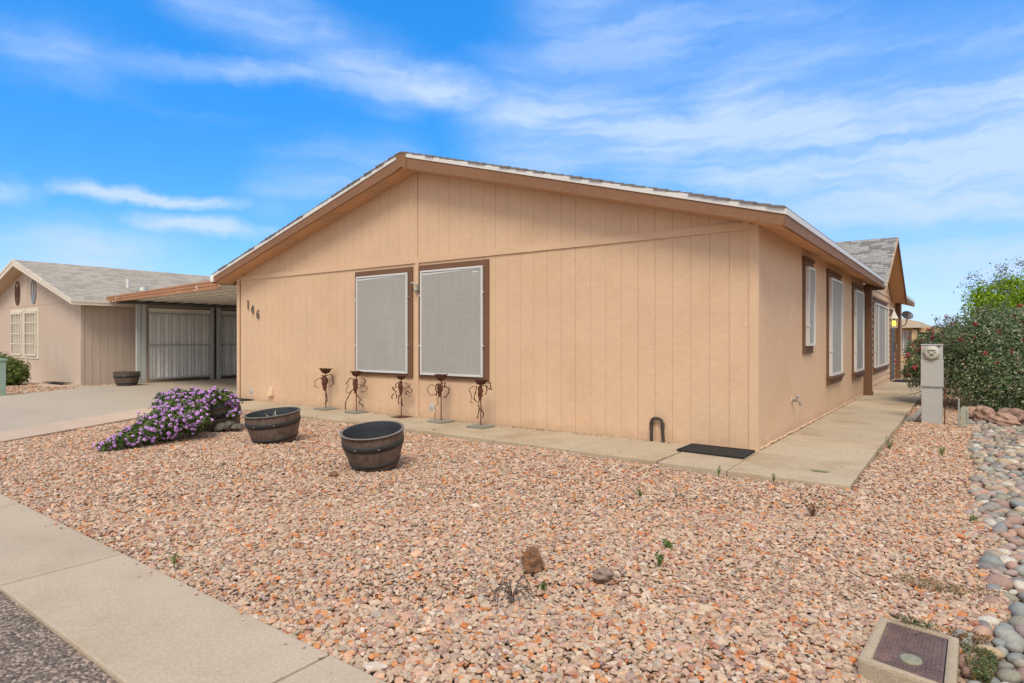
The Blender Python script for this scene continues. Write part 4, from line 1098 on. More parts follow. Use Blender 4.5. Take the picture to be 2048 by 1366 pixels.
# ------------------------------------------------------------------ rusty metal flower figures
FIG = [
    dict(loc=(-7.73, -.20), pole=206, base=520, d=11.9, cup=(88, 145, 62), body=(195, 168, 335, 34), slab=True, what='leftmost of the five rusty metal flower figures, thin wire loop on its left',
         rib=[[(215, 170), (250, 155), (285, 185), (280, 200), (298, 240), (285, 260), (265, 275), (245, 290)], [(150, 190), (175, 235), (200, 200)], [(205, 320), (208, 380), (218, 435), (200, 475)], [(160, 165), (185, 200), (180, 260), (190, 310)]],
         wire=[[(170, 195), (150, 190), (110, 212), (90, 230), (100, 255), (85, 290), (105, 285), (125, 310)]]),
    dict(loc=(-6.84, -.22), pole=568, base=560, d=11.5, cup=(128, 185, 58), body=(558, 210, 370, 30), slab=True, what='rusty metal flower figure striding on two wavy legs under the left window',
         rib=[[(590, 215), (625, 205), (665, 225), (660, 255), (640, 285), (600, 275)], [(545, 310), (500, 365), (480, 410), (455, 470), (450, 540)], [(530, 220), (500, 205), (480, 240), (465, 270)], [(570, 370), (590, 400), (620, 430), (610, 465), (640, 490), (645, 515)]],
         wire=[[(465, 270), (470, 300), (455, 330), (475, 365), (520, 335)], [(600, 310), (650, 285), (690, 315), (670, 345), (615, 350)]]),
    dict(loc=(-5.72, -.20), pole=968, base=632, d=10.6, cup=(175, 222, 53), body=(962, 240, 400, 26), slab=False, what='rusty metal flower figure on a thin flat rust plate, middle of the five',
         rib=[[(930, 255), (905, 280), (915, 310), (870, 310), (885, 340), (905, 360), (865, 400), (870, 430)], [(945, 390), (940, 470), (962, 480)], [(970, 410), (985, 490), (1000, 510)], [(1000, 330), (1040, 300), (1090, 335), (1070, 370), (1030, 345), (1020, 380)], [(915, 380), (920, 430)]],
         wire=[[(990, 255), (1030, 265), (1060, 300), (1070, 265)], [(1000, 380), (1040, 390), (1060, 410), (1080, 380)]]),
    dict(loc=(-4.75, -.27), pole=1440, base=660, d=9.9, cup=(150, 220, 66), body=(1425, 250, 400, 34), slab=True, what='rusty metal flower figure with one long zigzag wire leg below the right window',
         rib=[[(1480, 240), (1490, 280), (1530, 310), (1520, 360), (1490, 405), (1470, 395)], [(1395, 255), (1380, 310), (1395, 345), (1385, 390)], [(1455, 235), (1460, 280), (1445, 340)], [(1490, 245), (1475, 280), (1482, 300)]],
         wire=[[(1390, 290), (1335, 265), (1295, 300), (1290, 340), (1325, 390), (1365, 370), (1390, 385)], [(1430, 390), (1400, 425), (1410, 475), (1370, 515), (1390, 560), (1370, 585), (1385, 615), (1360, 635)]]),
    dict(loc=(-3.87, -.36), pole=1885, base=700, d=9.3, cup=(188, 250, 72), body=(1880, 260, 415, 34), slab=True, what='rightmost of the five rusty metal flower figures, one arm raised beside its bloom',
         rib=[[(1915, 360), (1940, 350), (1950, 310), (1945, 265), (1905, 260)], [(1930, 225), (1960, 215), (1990, 230), (1990, 265), (2005, 300), (1975, 290), (1950, 260)], [(1840, 260), (1830, 330), (1810, 400), (1840, 440)], [(1870, 410), (1860, 470), (1870, 510), (1845, 620)], [(1885, 410), (1895, 520), (1915, 565), (1905, 615)]],
         wire=[[(1820, 260), (1760, 295), (1770, 345), (1785, 400), (1770, 440), (1800, 450)]]),
]
rt_ = Vector((math.cos(R(YAW)), math.sin(R(YAW)), 0)); fwv = Vector((-math.sin(R(YAW)), math.cos(R(YAW)), 0))
for fi, f in enumerate(FIG):
    r_ = random.Random(50 + fi)
    base = Vector((*f['loc'], 0)); o = thing('metal_flower_figure', f['what'], 'garden ornament', base, 'rusty metal flower figures along the front wall')
    k = f['d'] / 1250 / 5.535
    sh = .028 if f['slab'] else .006
    def at(p, dep=0.): return base + rt_ * (p[0] - f['pole']) * k + Vector((0, 0, (f['base'] - p[1]) * k + sh)) + fwv * dep
    hw = .155 if f['slab'] else .13
    ang = R(YAW) + R(47) + r_.uniform(-.08, .08)
    cs_, sn_ = math.cos(ang), math.sin(ang)
    sq = [base + Vector((cs_ * a - sn_ * b, sn_ * a + cs_ * b, .002)) for a, b in ((-hw, -hw), (hw, -hw), (hw, hw), (-hw, hw))]
    MB().prism(sq, (0, 0, sh)).build('base_slab', SLATE if f['slab'] else RUST, o, bevel=.004 if f['slab'] else 0)
    c0, c1, chw = f['cup']
    MB().tube([at((f['pole'], f['base'] + 3)), at((f['pole'], f['body'][1] + 20)), at((f['pole'], c1))], .0085, 7).build('stake', RUST, o)
    # bloom: two whorls of curled petals round a cup
    pc = at((f['pole'], c1)); R0 = chw * k; hh = (c1 - c0) * k
    for j in range(7):
        t = 2 * math.pi * j / 7 + .3 * fi; dirv = Vector((math.cos(t), math.sin(t), 0)); tv = Vector((-dirv.y, dirv.x, 0)); vs = []
        prof = [(.12, 0, .10), (.5, .18, .24), (.75, .62, .32), (.85, .86, .32), (1.04, .95 + r_.uniform(-.06, .1), .26), (1.12, .86, .10)]
        for rr, zz, ww in prof: vs += [pc + dirv * rr * R0 + tv * ww * R0 * sgn + Vector((0, 0, zz * hh)) for sgn in (-1.35, 0, 1.35)]
        for q in range(len(prof)): vs[q * 3 + 1] = vs[q * 3 + 1] + dirv * R0 * .09
        pb = MB().add(vs, [(q * 3 + s_, q * 3 + s_ + 1, q * 3 + s_ + 4, q * 3 + s_ + 3) for q in range(len(prof) - 1) for s_ in (0, 1)], True).build('petal', RUST, o)
        pb.modifiers.new('thick', 'SOLIDIFY').thickness = .004
    # torso of folded sheet
    bx, b0, b1, bwid = f['body']; n = 9; tb = MB(); vs = []
    for i in range(n):
        u = i / (n - 1); rr = bwid * k * (.55 + .55 * math.sin(math.pi * min(1, u * 1.15)) * (1 - .25 * u)) * r_.uniform(.75, 1.15)
        cc = at((bx + r_.uniform(-5, 5), b0 + (b1 - b0) * u), 0)
        vs += [cc + rt_ * rr * math.cos(t) + fwv * rr * .7 * math.sin(t) + Vector((0, 0, r_.uniform(-.008, .008))) for t in (2 * math.pi * q / 8 + r_.uniform(-.2, .2) for q in range(8))]
    tb.add(vs, [(i * 8 + q, i * 8 + (q + 1) % 8, i * 8 + 8 + (q + 1) % 8, i * 8 + 8 + q) for i in range(n - 1) for q in range(8)])
    tb.build('torso', RUST, o)
    def smooth_path(pl, dep0, amp):
        P = [Vector((p[0], p[1], dep0 + amp * math.sin(i * 1.3 + fi))) for i, p in enumerate(pl)]; out = []
        for i in range(len(P) - 1):
            a = P[max(i - 1, 0)]; b_ = P[i]; c = P[i + 1]; d = P[min(i + 2, len(P) - 1)]
            for t in (0, .25, .5, .75):
                out.append(.5 * ((2 * b_) + (c - a) * t + (2 * a - 5 * b_ + 4 * c - d) * t * t + (3 * b_ - a - 3 * c + d) * t ** 3))
        out.append(P[-1]); return [at((q.x, q.y), q.z) for q in out]
    for pl in f['rib']:
        MB().ribbon(smooth_path(pl, r_.uniform(-.05, .02), .03), .020, .006, tuple(rt_ * .5 + fwv * .8)).build('ribbon', RUST, o)
    for pl in f['wire']:
        MB().ribbon(smooth_path(pl, r_.uniform(-.03, .04), .03), .009, .006, (.3, .3, .8)).build('tendril', RUST, o)

# ------------------------------------------------------------------ lilac lantana with trailing mound
FWD = lambda px, depth, py: Vector((1.988, -7.609, 1.3)) + fwv * depth + rt_ * (px - 1024) / 1250 * depth + Vector((0, 0, (680 - py) / 1250 * depth))
blobs = [(207, 894, 8, 7.5), (232, 886, 14, 7.6), (262, 876, 20, 7.8), (295, 862, 27, 8.05), (330, 848, 34, 8.3), (356, 830, 36, 8.6), (385, 838, 30, 8.5), (372, 808, 26, 8.8), (395, 806, 22, 8.9), (340, 808, 22, 8.8), (425, 797, 17, 9.05),
         (450, 795, 13, 9.2), (464, 803, 12, 9.3), (325, 795, 9, 8.9), (392, 787, 10, 9.0), (355, 786, 9, 9.0), (430, 783, 8, 9.2), (465, 826, 11, 9.25), (395, 846, 18, 8.7)]
LT = thing('flowering_lantana', 'lilac flowering shrub spilling from a barrel across the gravel', 'shrub', (-7.0, -3.2, -.03))
og = np.array(ORG[LT.name])
cs, nsn, fl = [], [], []
for px, py, r, dep in blobs:
    c = np.array(FWD(px, dep, py)); rad_ = r * dep / 1250
    n = int(2600 * (r / 30.) ** 2) + 60
    d = rand_dirs(n); rr = rad_ * (.55 + .5 * rng.random((n, 1)) ** .6)
    p = c + d * rr * np.array([1, 1, .95]); cs.append(p); nsn.append(d + rng.normal(0, .55, (n, 3)) + [0, 0, .5])
    nfl = max(8, int(74 * (r / 30.) ** 1.6))
    e = rand_dirs(nfl * 6); e = e[(e @ np.array([.5, -.75, .45])) > -.05][:nfl]
    for q in e: fl.append((c + q * rad_ * rng.uniform(.98, 1.12), q))
# loose leafy shoots sticking out of the mound
for px, py, r, dep in blobs:
    c = np.array(FWD(px, dep, py)); rad_ = r * dep / 1250
    for _ in range(int(5 + r / 4)):
        d = rand_dirs(1)[0]; d[2] = abs(d[2]); t_ = rng.random((16, 1)); q_ = c + d * rad_ * (.8 + .75 * t_) + rng.normal(0, .012, (16, 3)) - np.array([0, 0, .05]) * t_ ** 2
        cs.append(q_); nsn.append(rng.normal(0, .6, (16, 3)) + [0, 0, .6])
        if rng.random() < .4: fl.insert(0, (q_[np.argmax(t_[:, 0])] + [0, 0, .01], d))
cs = np.concatenate(cs); nsn = np.concatenate(nsn); ok = cs[:, 2] > -.05; cs, nsn = cs[ok], nsn[ok]
tint = np.array([(.11, .18, .05), (.16, .23, .07), (.08, .14, .04), (.24, .28, .11)])[rng.integers(0, 4, len(cs))] * rng.uniform(.7, 1.25, (len(cs), 1))
v, f, k = leaf_cloud(cs - og, nsn, np.full(len(cs), .042), tint, .7)
tag(np_mesh('foliage', v, f, LEAF, LT, k), kind='stuff')
# pale shoots near the barrel
pc_ = np.array([np.array(FWD(px + rng.normal(0, 9), 8.7, py + rng.normal(0, 11))) for px, py in [(395, 850), (405, 838), (385, 862), (402, 825)] for _ in range(70)])
v, f, k = leaf_cloud(pc_ - og, rand_dirs(len(pc_)) + [0, 0, .4], np.full(len(pc_), .032), np.tile([(.24, .26, .15)], (len(pc_), 1)) * rng.uniform(.6, 1.2, (len(pc_), 1)), .7)
tag(np_mesh('pale_shoots', v, f, LEAF, LT, k), kind='stuff')
stm = MB()
for px, py, r, dep in blobs[2:]:
    stm.tube([(-7.1, -2.75, .1), (np.array([-7.1, -2.75, .25]) + np.array(FWD(px, dep, py))) / 2, FWD(px, dep, py)], [.012, .008, .004], 5)
stm.build('stem', BARK, LT)
fm = []
for q in range(4):
    b = MB()
    for j in range(15):
        d = rand_dirs(1)[0]; d[2] = abs(d[2]) * .9 + .1; d /= np.linalg.norm(d); c = Vector(d) * .5
        t = c.normalized(); a = t.orthogonal().normalized(); bb = t.cross(a)
        b.add([c + (a * math.cos(x_) + bb * math.sin(x_)) * .21 + t * (.04 if i_ % 2 else -.03) for i_, x_ in enumerate(np.linspace(0, 6.283, 7)[:-1])], [(0, 1, 2, 3, 4, 5)])
    o = b.build('flower', PETAL, None); fm.append(o.data); bpy.data.objects.remove(o)
fl = [x_ for x_ in fl if x_[0][2] > .0]; fl.sort(key=lambda x_: np.linalg.norm(x_[0] - np.array(CAM))); random.Random(1).shuffle(fl)
for i, (c, d) in enumerate(fl[:300]):
    q = Vector(d + np.array([0, -.2, .35])).to_track_quat('Z', 'Y').to_euler(); s = rng.uniform(.036, .058)
    inst('flower', fm[i % 4], LT, c, q, (s, s, s * .8))
xf = MB()
for i, (c, d) in enumerate(fl[300:620]):
    s = rng.uniform(.032, .055); Mx = Matrix.LocRotScale(Vector(c), Vector(d + np.array([0, -.2, .35])).to_track_quat('Z', 'Y'), Vector((s, s, s * .8))); me = fm[i % 4]
    xf.add([Mx @ q.co for q in me.vertices], [tuple(p.vertices) for p in me.polygons])
tag(xf.build('flowers', PETAL, LT), kind='stuff')
print('lantana flowers', len(fl)); print('lantana flowers', min(260, len(fl)))
for i, (px, py, dep, s, lab) in enumerate([(440, 851, 9.1, (.20, .16, .13), 'dark grey rock at the foot of the buried barrel, left of two'), (462, 842, 9.25, (.28, .2, .2), 'tall dark grey rock under the lilac flowers'), (474, 852, 9.2, (.24, .16, .11), 'low flat grey rock right of the purple plant')]):
    c = FWD(px, dep, py); rock('rock', lab, (c.x, c.y, .03), s, DARKROCK, 20 + i)

# ------------------------------------------------------------------ electric meter pedestal
mp = thing('meter_pedestal', 'grey electric meter pedestal standing in gravel by the shrub', 'meter box', (1.53, 4.5, 0))
X0, X1, Y0, Y1 = 1.385, 1.665, 4.46, 4.66
MB().box(X0, X1, Y0, Y1, -.08, .55).build('lower_cabinet', GREYBOX, mp, bevel=.005)
MB().box(X0 - .008, X1 + .012, Y0 - .014, Y1 + .005, .552, .985).build('door', GREYBOX, mp, bevel=.005)
MB().box(X0 - .012, X1 + .016, Y0 - .020, Y1 + .005, .548, .566).build('lip', GREYPVC, mp)
MB().box(X0 - .004, X1 + .004, Y0 - .006, Y1 + .003, .987, 1.215).build('upper_cabinet', GREYBOX, mp, bevel=.005)
MB().box(X0 - .012, X1 + .012, Y0 - .016, Y1 + .01, 1.217, 1.235).build('cap', GREYBOX, mp, bevel=.004)
Mr = Matrix.Rotation(R(90), 3, 'X'); mc = Vector((1.525, Y0 - .006, 1.095))
mt = MB().lathe([(.115, 0), (.115, .03), (.104, .035)], mc, 28, Mr).build('meter_ring', GREYBOX, mp)
ms = MB().lathe([(.1035, .028), (.1, .048), (.08, .060), (.001, .064)], mc, 28, Mr).build('meter', METER, mp)
for x0, x1, z0, z1 in ((-.06, .05, .03, .045), (-.05, -.03, .0, .012), (.03, .055, .0, .012), (-.03, .03, -.028, -.018), (-.02, .02, -.045, -.037)):
    MB().box(mc.x + x0, mc.x + x1, mc.y - .068, mc.y - .0605, mc.z + z0, mc.z + z1).build('print', METERD, ms)
MB().box(1.60, 1.64, Y0 - .010, Y0 - .007, 1.185, 1.205).build('plate', METERD, mp)
MB().tube([(1.515, Y0 - .02, .975), (1.525, Y0 - .03, .96)], .008).build('seal', STEEL, mp)
MB().tube([(X1 + .03, Y0 + .06, -.05), (X1 + .03, Y0 + .06, .52)], .008).build('ground_rod', RUST, mp)
cp = thing('drain_pipe', 'short grey pipe angled into the gravel beside the meter pedestal', 'pipe', (1.3, 4.55, 0))
MB().tube([(1.18, 4.55, -.05), (1.30, 4.50, .05), (1.385, 4.52, .16)], .05, 14).build('pipe', GREYPVC, cp)
MB().tube([(1.235, 4.525, -.005), (1.285, 4.508, .036)], .058, 14).build('coupling', GREYPVC, cp)
cb_ = thing('cable_pedestal', 'small pale green cable box on a steel stake by the cobbles', 'utility box', (1.93, 4.3, 0))
MB().box(1.90, 2.00, 4.26, 4.36, -.05, .25).box(1.915, 1.985, 4.275, 4.345, .251, .27).build('cabinet', CABG, cb_, bevel=.006)
b = MB()
for kz in range(6): b.box(1.975, 1.99, 4.252, 4.2595, .02 + kz * .035, .04 + kz * .035)
b.build('louvre', GREYPVC, cb_)
b = MB().box(1.868, 1.893, 4.27, 4.276, -.08, .40).box(1.868, 1.872, 4.2765, 4.29, -.08, .40).box(1.889, 1.893, 4.2765, 4.29, -.08, .40); b.build('stake', STEEL, cb_)
MB().box(1.895, 1.99, 4.262, 4.37, -.06, -.02).build('foot', SLATE, cb_)

# ------------------------------------------------------------------ water meter box
wb = thing('water_meter_box', 'concrete water meter box with brown metal lid set in the gravel', 'meter box', (1.8, -4.5, 0))
q = [Vector(p) for p in ((1.66, -4.26, 0), (1.96, -4.31, 0), (1.955, -4.83, 0), (1.63, -4.76, 0))]
c = sum(q, Vector()) / 4
qi = [Vector(p) for p in ((1.695, -4.285, 0), (1.92, -4.325, 0), (1.915, -4.785, 0), (1.678, -4.73, 0))]
fr = MB(); zt, zb = .024, -.10
vs = [(*p.xy, zb) for p in q] + [(*p.xy, zt) for p in q] + [(*p.xy, zt) for p in qi] + [(*p.xy, zb) for p in qi]
fs = []
for i in range(4):
    j = (i + 1) % 4; fs += [(i, j, j + 4, i + 4), (i + 4, j + 4, j + 8, i + 8), (i + 8, j + 8, j + 12, i + 12), (i + 12, j + 12, j, i)]
fr.add(vs, fs).build('frame', DARKC, wb, bevel=.014)
li = [p.lerp(c, .022) for p in qi]
lid = MB().prism([(*p.xy, .013) for p in li], (0, 0, -.02)).build('lid', LID, wb)
tr = MB(); r_ = random.Random(4)
for i in range(1, 16):
    for j in range(1, 26):
        u_, v_ = i / 16, j / 26
        if (u_ - .5) ** 2 + ((v_ - .72) * 1.7) ** 2 < .05: continue
        a = li[0].lerp(li[1], u_).lerp(li[3].lerp(li[2], u_), v_); dx = .0042 if (i + j) % 2 else -.0042
        tr.bar((a.x - dx, a.y - .0042, .0138), (a.x + dx, a.y + .0042, .0138), .0026, .0022)
tag(tr.build('tread_pattern', LID, lid), kind='stuff')
cc = li[0].lerp(li[1], .52).lerp(li[3].lerp(li[2], .52), .74)
MB().lathe([(0, .012), (.018, .011), (.026, .009), (.030, .011), (.036, .010), (.040, .003), (.040, 0)], (cc.x, cc.y, .0135), 28).build('reader_cap', LIDCAP, wb)
hc = li[0].lerp(li[1], .5).lerp(li[3].lerp(li[2], .5), .13)
MB().lathe([(0, .0015), (.006, .0015), (.006, 0)], (hc.x, hc.y, .0138), 12).build('key_hole', BLACK, lid)

# ------------------------------------------------------------------ rocks and dried plant in the gravel
rock('upright_rock', 'upright rust brown rock standing alone in the gravel', (-.03, -4.64, .025), (.125, .115, .17), REDROCK, 17, 4, .6)
rock('low_rock', 'low grey brown rock lying flat in the gravel', (.35, -4.50, -.005), (.135, .12, .10), GREYROCK, 8, 4, .5)
for i, (x, y, s) in enumerate([(2.22, 5.15, (.42, .34, .30)), (2.62, 5.05, (.52, .40, .34)), (2.45, 4.75, (.40, .28, .22)), (3.05, 5.2, (.6, .45, .36)), (2.05, 5.45, (.3, .3, .24)), (2.85, 4.65, (.38, .3, .2)), (3.5, 5.0, (.5, .4, .3))]):
    rock('boulder', ['reddish boulder behind the cable box stake', 'largest reddish boulder under the flowering shrub', 'flat reddish boulder at the top of the cobbles', 'wide reddish boulder at the right frame edge', 'small boulder half hidden behind the cable box',
                     'low brown boulder among the upper cobbles', 'boulder beyond the right end of the cobble bed'][i], (x, y, .02 + s[2] * .18), s, PINKROCK, 60 + i, 4, .42, group='reddish boulders below the shrub')
ag = thing('dried_agave', 'dried plant with curling dark grey blades on the gravel', 'plant', (.11, -5.03, -.03))
for i in range(15):
    t = 2 * math.pi * i / 15 + rng.uniform(-.25, .25); L_ = rng.uniform(.07, .16); hgt = rng.uniform(.04, .10); d = Vector((math.cos(t), math.sin(t), 0)); sd_ = Vector((-d.y, d.x, 0)) * rng.uniform(-.03, .03)
    c = Vector((.11, -5.03, -.02)); pts = [c + d * L_ * u_ + sd_ * math.sin(u_ * 2.5) + Vector((0, 0, hgt * math.sin(math.pi * min(u_ * 1.05, 1)) + .004)) for u_ in np.linspace(.05, 1, 9)]
    MB().ribbon(pts, .0045, .003, (0, 0, 1)).build('blade', AGAVE, ag)
MB().lathe([(.012, 0), (.010, .014), (.005, .02), (0, .022)], (.11, -5.03, -.03), 9).build('crown', AGAVE, ag)


def weed(label, x, y, h, spread, n, col, name='weed', cat='weed', z=-.03):
    o = thing(name, label, cat, (x, y, z)); og = np.array(ORG[o.name]); b = MB(); P = []; Nn = []
    for i in range(n):
        t = rng.uniform(0, 6.28); top = np.array([x + math.cos(t) * spread * rng.random(), y + math.sin(t) * spread * rng.random(), z + h * rng.uniform(.5, 1)])
        b.tube([(x, y, z - .02), ((x + top[0]) / 2, (y + top[1]) / 2, z + h * .35), tuple(top)], [.0028, .0022, .001], 4)
        for u_ in np.linspace(.25, 1, 7): P.append(np.array([x, y, z]) * (1 - u_) + top * u_ + rng.normal(0, .007, 3)); Nn.append(rng.normal(0, .6, 3) + [0, 0, .7])
    b.build('stem', DRYW if col[0] > col[1] else LEAF_STEM, o)
    P = np.array(P); v, f, k = leaf_cloud(P - og, np.array(Nn), np.full(len(P), .024), np.tile([col], (len(P), 1)) * rng.uniform(.7, 1.3, (len(P), 1)), .45)
    tag(np_mesh('leaves', v, f, LEAF, o, k), kind='stuff')


LEAF_STEM = mat('green_stem', (.14, .20, .06), .7, .1, 10, 0, 1, 0)
GRN = (.12, .20, .055)
weed('pale green upright weed growing at the sidewalk edge', -1.80, -5.80, .085, .03, 4, (.20, .26, .10))
weed('bright green seedling alone in the middle of the gravel', .52, -4.12, .09, .03, 6, GRN)
weed('green sprout in the gravel halfway to the walkway', -.26, -2.66, .07, .035, 5, GRN)
weed('thin green sprout against the front walkway edge left of the corner', .01, -1.45, .11, .03, 4, (.17, .22, .09))
weed('short green sprout against the corner slab edge', .52, -1.42, .09, .035, 4, (.17, .22, .09))
weed('dry reddish brown weed tuft below the corner slab', 1.04, -2.42, .11, .10, 14, (.22, .13, .06))
weed('green weed in the side gravel toward the pedestal', 1.75, 1.16, .12, .06, 8, GRN)
weed('leafy weed hugging the side walkway edge', 1.22, 1.25, .16, .07, 9, (.15, .22, .07))
weed('tiny yellow green weed at the edge of the cobbles', 2.03, -1.93, .07, .04, 7, (.17, .24, .06))
weed('flat tuft of small green leaves right of the lone seedling', .43, -3.76, .035, .05, 8, GRN)
weed('very small green sprout by the low grey rock', .16, -4.82, .035, .02, 4, GRN)


def ground_cover(label, x, y, rx, ry, n, cols, h=.03):
    o = thing('ground_cover', label, 'ground cover', (x, y, -.02)); o['kind'] = 'stuff'
    t = rng.uniform(0, 6.28, n); r = np.sqrt(rng.random(n)); P = np.stack([rx * r * np.cos(t) * (1 + .3 * np.sin(3 * t)), ry * r * np.sin(t) * (1 + .3 * np.cos(2 * t)), rng.uniform(-.01, h, n)], 1)
    C = np.array(cols)[rng.integers(0, len(cols), n)] * rng.uniform(.7, 1.3, (n, 1))
    v, f, k = leaf_cloud(P, rng.normal(0, .5, (n, 3)) + [0, 0, 1], np.full(n, .013), C, .6)
    tag(np_mesh('leaves', v, f, LEAF, o, k), kind='stuff')


ground_cover('creeping green plant along the right edge of the meter box', 2.03, -4.46, .05, .20, 1500, [(.10, .16, .06), (.14, .19, .09), (.22, .15, .05)])
ground_cover('brown and green creeping patch between gravel and cobbles', 1.86, -3.56, .20, .07, 520, [(.30, .20, .09), (.20, .20, .09), (.34, .24, .11)])
ground_cover('creeper growing over the top edge of the meter box lid', 1.80, -4.27, .085, .035, 700, [(.12, .18, .08), (.24, .15, .05), (.16, .2, .1)], .065)
ground_cover('orange brown dried moss beside the meter box corner', 1.99, -4.20, .07, .06, 500, [(.30, .16, .05), (.24, .15, .06)])
lf = MB(); 
for i in range(14):
    a = Vector((.72 + i * .011, -.84 + .02 * math.sin(i * 2.1), .006)); lf.add([a, a + Vector((.02, .012, .006)), a + Vector((.034, 0, .002)), a + Vector((.016, -.012, .005))], [(0, 1, 2, 3)])
tag(lf.build('fallen_leaf', LEAF_STEM), 'small green leaf sprig lying on the corner slab', 'leaf')

# ------------------------------------------------------------------ flowering shrub and trees on the right
SB = thing('flowering_shrub', 'big dark green shrub dotted with red blossoms behind the meter pedestal', 'shrub', (3.2, 7.4, 0))
og = np.array(ORG[SB.name])
lobes = [((3.15, 7.6, .75), (1.35, 1.4, 1.02)), ((2.35, 7.4, .85), (.80, .9, .85)), ((3.9, 7.7, .95), (1.2, 1.3, 1.0)), ((2.75, 7.9, 1.28), (.85, .9, .60)), ((3.5, 7.9, 1.42), (.95, .9, .55)), ((1.85, 8.2, .95), (.62, .8, .68)), ((1.50, 7.9, .92), (.38, .6, .42)), ((1.35, 7.6, .60), (.22, .4, .22)), ((1.14, 7.9, .92), (.20, .5, .36)), ((1.05, 8.0, .5), (.14, .4, .2)), ((2.15, 7.6, 1.25), (.6, .7, .55)), ((2.9, 8.2, 1.42), (.8, .8, .50)), ((4.9, 8, .9), (1.2, 1.2, 1.05)), ((2.6, 6.7, .45), (.7, .6, .5)), ((3.4, 6.6, .45), (.9, .6, .55))]
cs, nn = [], []
for c, r in lobes:
    n = int(11000 * r[0] * r[2]); d = rand_dirs(n); q = (1 + .10 * np.sin(d[:, :1] * 7 + c[0] * 3) + .09 * np.sin(d[:, 2:] * 9 + c[1])) * (.62 + .46 * rng.random((n, 1)) ** .5)
    cs.append(np.array(c) + d * np.array(r) * q); nn.append(d * .8 + rng.normal(0, .6, (n, 3)) + [0, 0, .4])
# arching outer shoots, some hanging over the walkway
brs = MB(); shoots = []
for i in range(190):
    c, r = lobes[rng.integers(0, 11)]; d = rand_dirs(1)[0]; d[2] = abs(d[2]) * .9
    a = np.array(c) + d * np.array(r) * .8; b = np.array(c) + d * np.array(r) * rng.uniform(1.12, 1.42) + [0, 0, .12]; shoots.append((a, b))
for yy, zz, xt, zt in ((7.2, .9, 1.15, .75), (7.6, .7, 1.05, .35), (8.2, 1.0, 1.2, 1.05), (7.0, .5, 1.2, .28), (7.9, .85, 1.15, .6), (8.6, .6, 1.0, .25), (6.8, .7, 1.35, .6), (8.9, 1.1, 1.25, 1.2), (7.4, .4, .75, .10), (7.3, .95, .82, .85), (7.8, .8, .90, .95), (7.5, .65, .95, .62), (8.4, .9, .95, 1.05), (8.2, 1.4, 1.45, 1.62), (8.0, 1.2, 1.25, 1.4)):
    shoots.append((np.array([2.0, yy, zz]), np.array([xt, yy - .15, zt])))
for a, b in shoots:
    mid = (a + b) / 2 + [0, 0, .06]; brs.tube([tuple(a), tuple(mid), tuple(b)], [.008, .006, .003], 4, False)
    n = 46; t = rng.random((n, 1)); cs.append((1 - t) ** 2 * a + 2 * t * (1 - t) * mid + t * t * b + rng.normal(0, .035, (n, 3))); nn.append(rng.normal(0, .6, (n, 3)) + [0, 0, .6])
for k in range(26):
    t = rng.uniform(0, 6.28); e = np.array([3.1 + math.cos(t) * rng.uniform(.3, 1.4), 7.6 + math.sin(t) * rng.uniform(.2, 1.0), rng.uniform(.6, 1.6)]); brs.tube([(3.1 + .3 * math.cos(t), 7.6 + .3 * math.sin(t), -.05), tuple((e + [3.1, 7.6, .2]) / 2), tuple(e)], [.03, .02, .008], 5, False)
tag(brs.build('branches', BARK, SB), kind='stuff')
cs = np.concatenate(cs); nn = np.concatenate(nn); ok = cs[:, 2] > -.02; cs, nn = cs[ok], nn[ok]
hh = np.clip(cs[:, 2:] / 2, 0, 1)
pal = 1.3 * np.array([(.075, .13, .06), (.11, .17, .085), (.17, .22, .12), (.30, .33, .22), (.27, .21, .16), (.13, .21, .075)])
tint = pal[rng.choice(6, len(cs), p=[.22, .26, .2, .14, .08, .10])] * rng.uniform(.7, 1.35, (len(cs), 1))
v, f, k = leaf_cloud(cs - og, nn, np.full(len(cs), .047), tint, .6)
tag(np_mesh('foliage', v, f, LEAF, SB, k), kind='stuff'); print('shrub leaves', len(cs))
rm = []
for q in range(3):
    b = MB()
    for j in range(14):
        d = rand_dirs(1)[0]; c = Vector(d) * .45; t = Vector(rand_dirs(1)[0]); a = t.orthogonal().normalized(); bb = t.cross(a)
        b.add([c + a * .34, c + bb * .2, c - a * .34, c - bb * .2], [(0, 1, 2, 3)])
    o = b.build('flower', REDP, None); rm.append(o.data); bpy.data.objects.remove(o)
sel = rng.permutation(len(shoots))[:60]
cnt = 0
for i in sel:
    p = shoots[i][1] if rng.random() < .6 else shoots[i][0] * .4 + shoots[i][1] * .6
    s = rng.uniform(.04, .085); inst('flower', rm[cnt % 3], SB, p + [0, -.03, .02], tuple(rng.uniform(0, 3, 3)), (s, s, s)); cnt += 1
for c, r in lobes[:9]:
    for _ in range(9):
        d = rand_dirs(1)[0]; d[1] = -abs(d[1]) - .2; d[2] = abs(d[2]) * 1.2 - .1; d /= np.linalg.norm(d); s = rng.uniform(.04, .08)
        inst('flower', rm[cnt % 3], SB, np.array(c) + d * np.array(r) * 1.06, tuple(rng.uniform(0, 3, 3)), (s, s, s)); cnt += 1


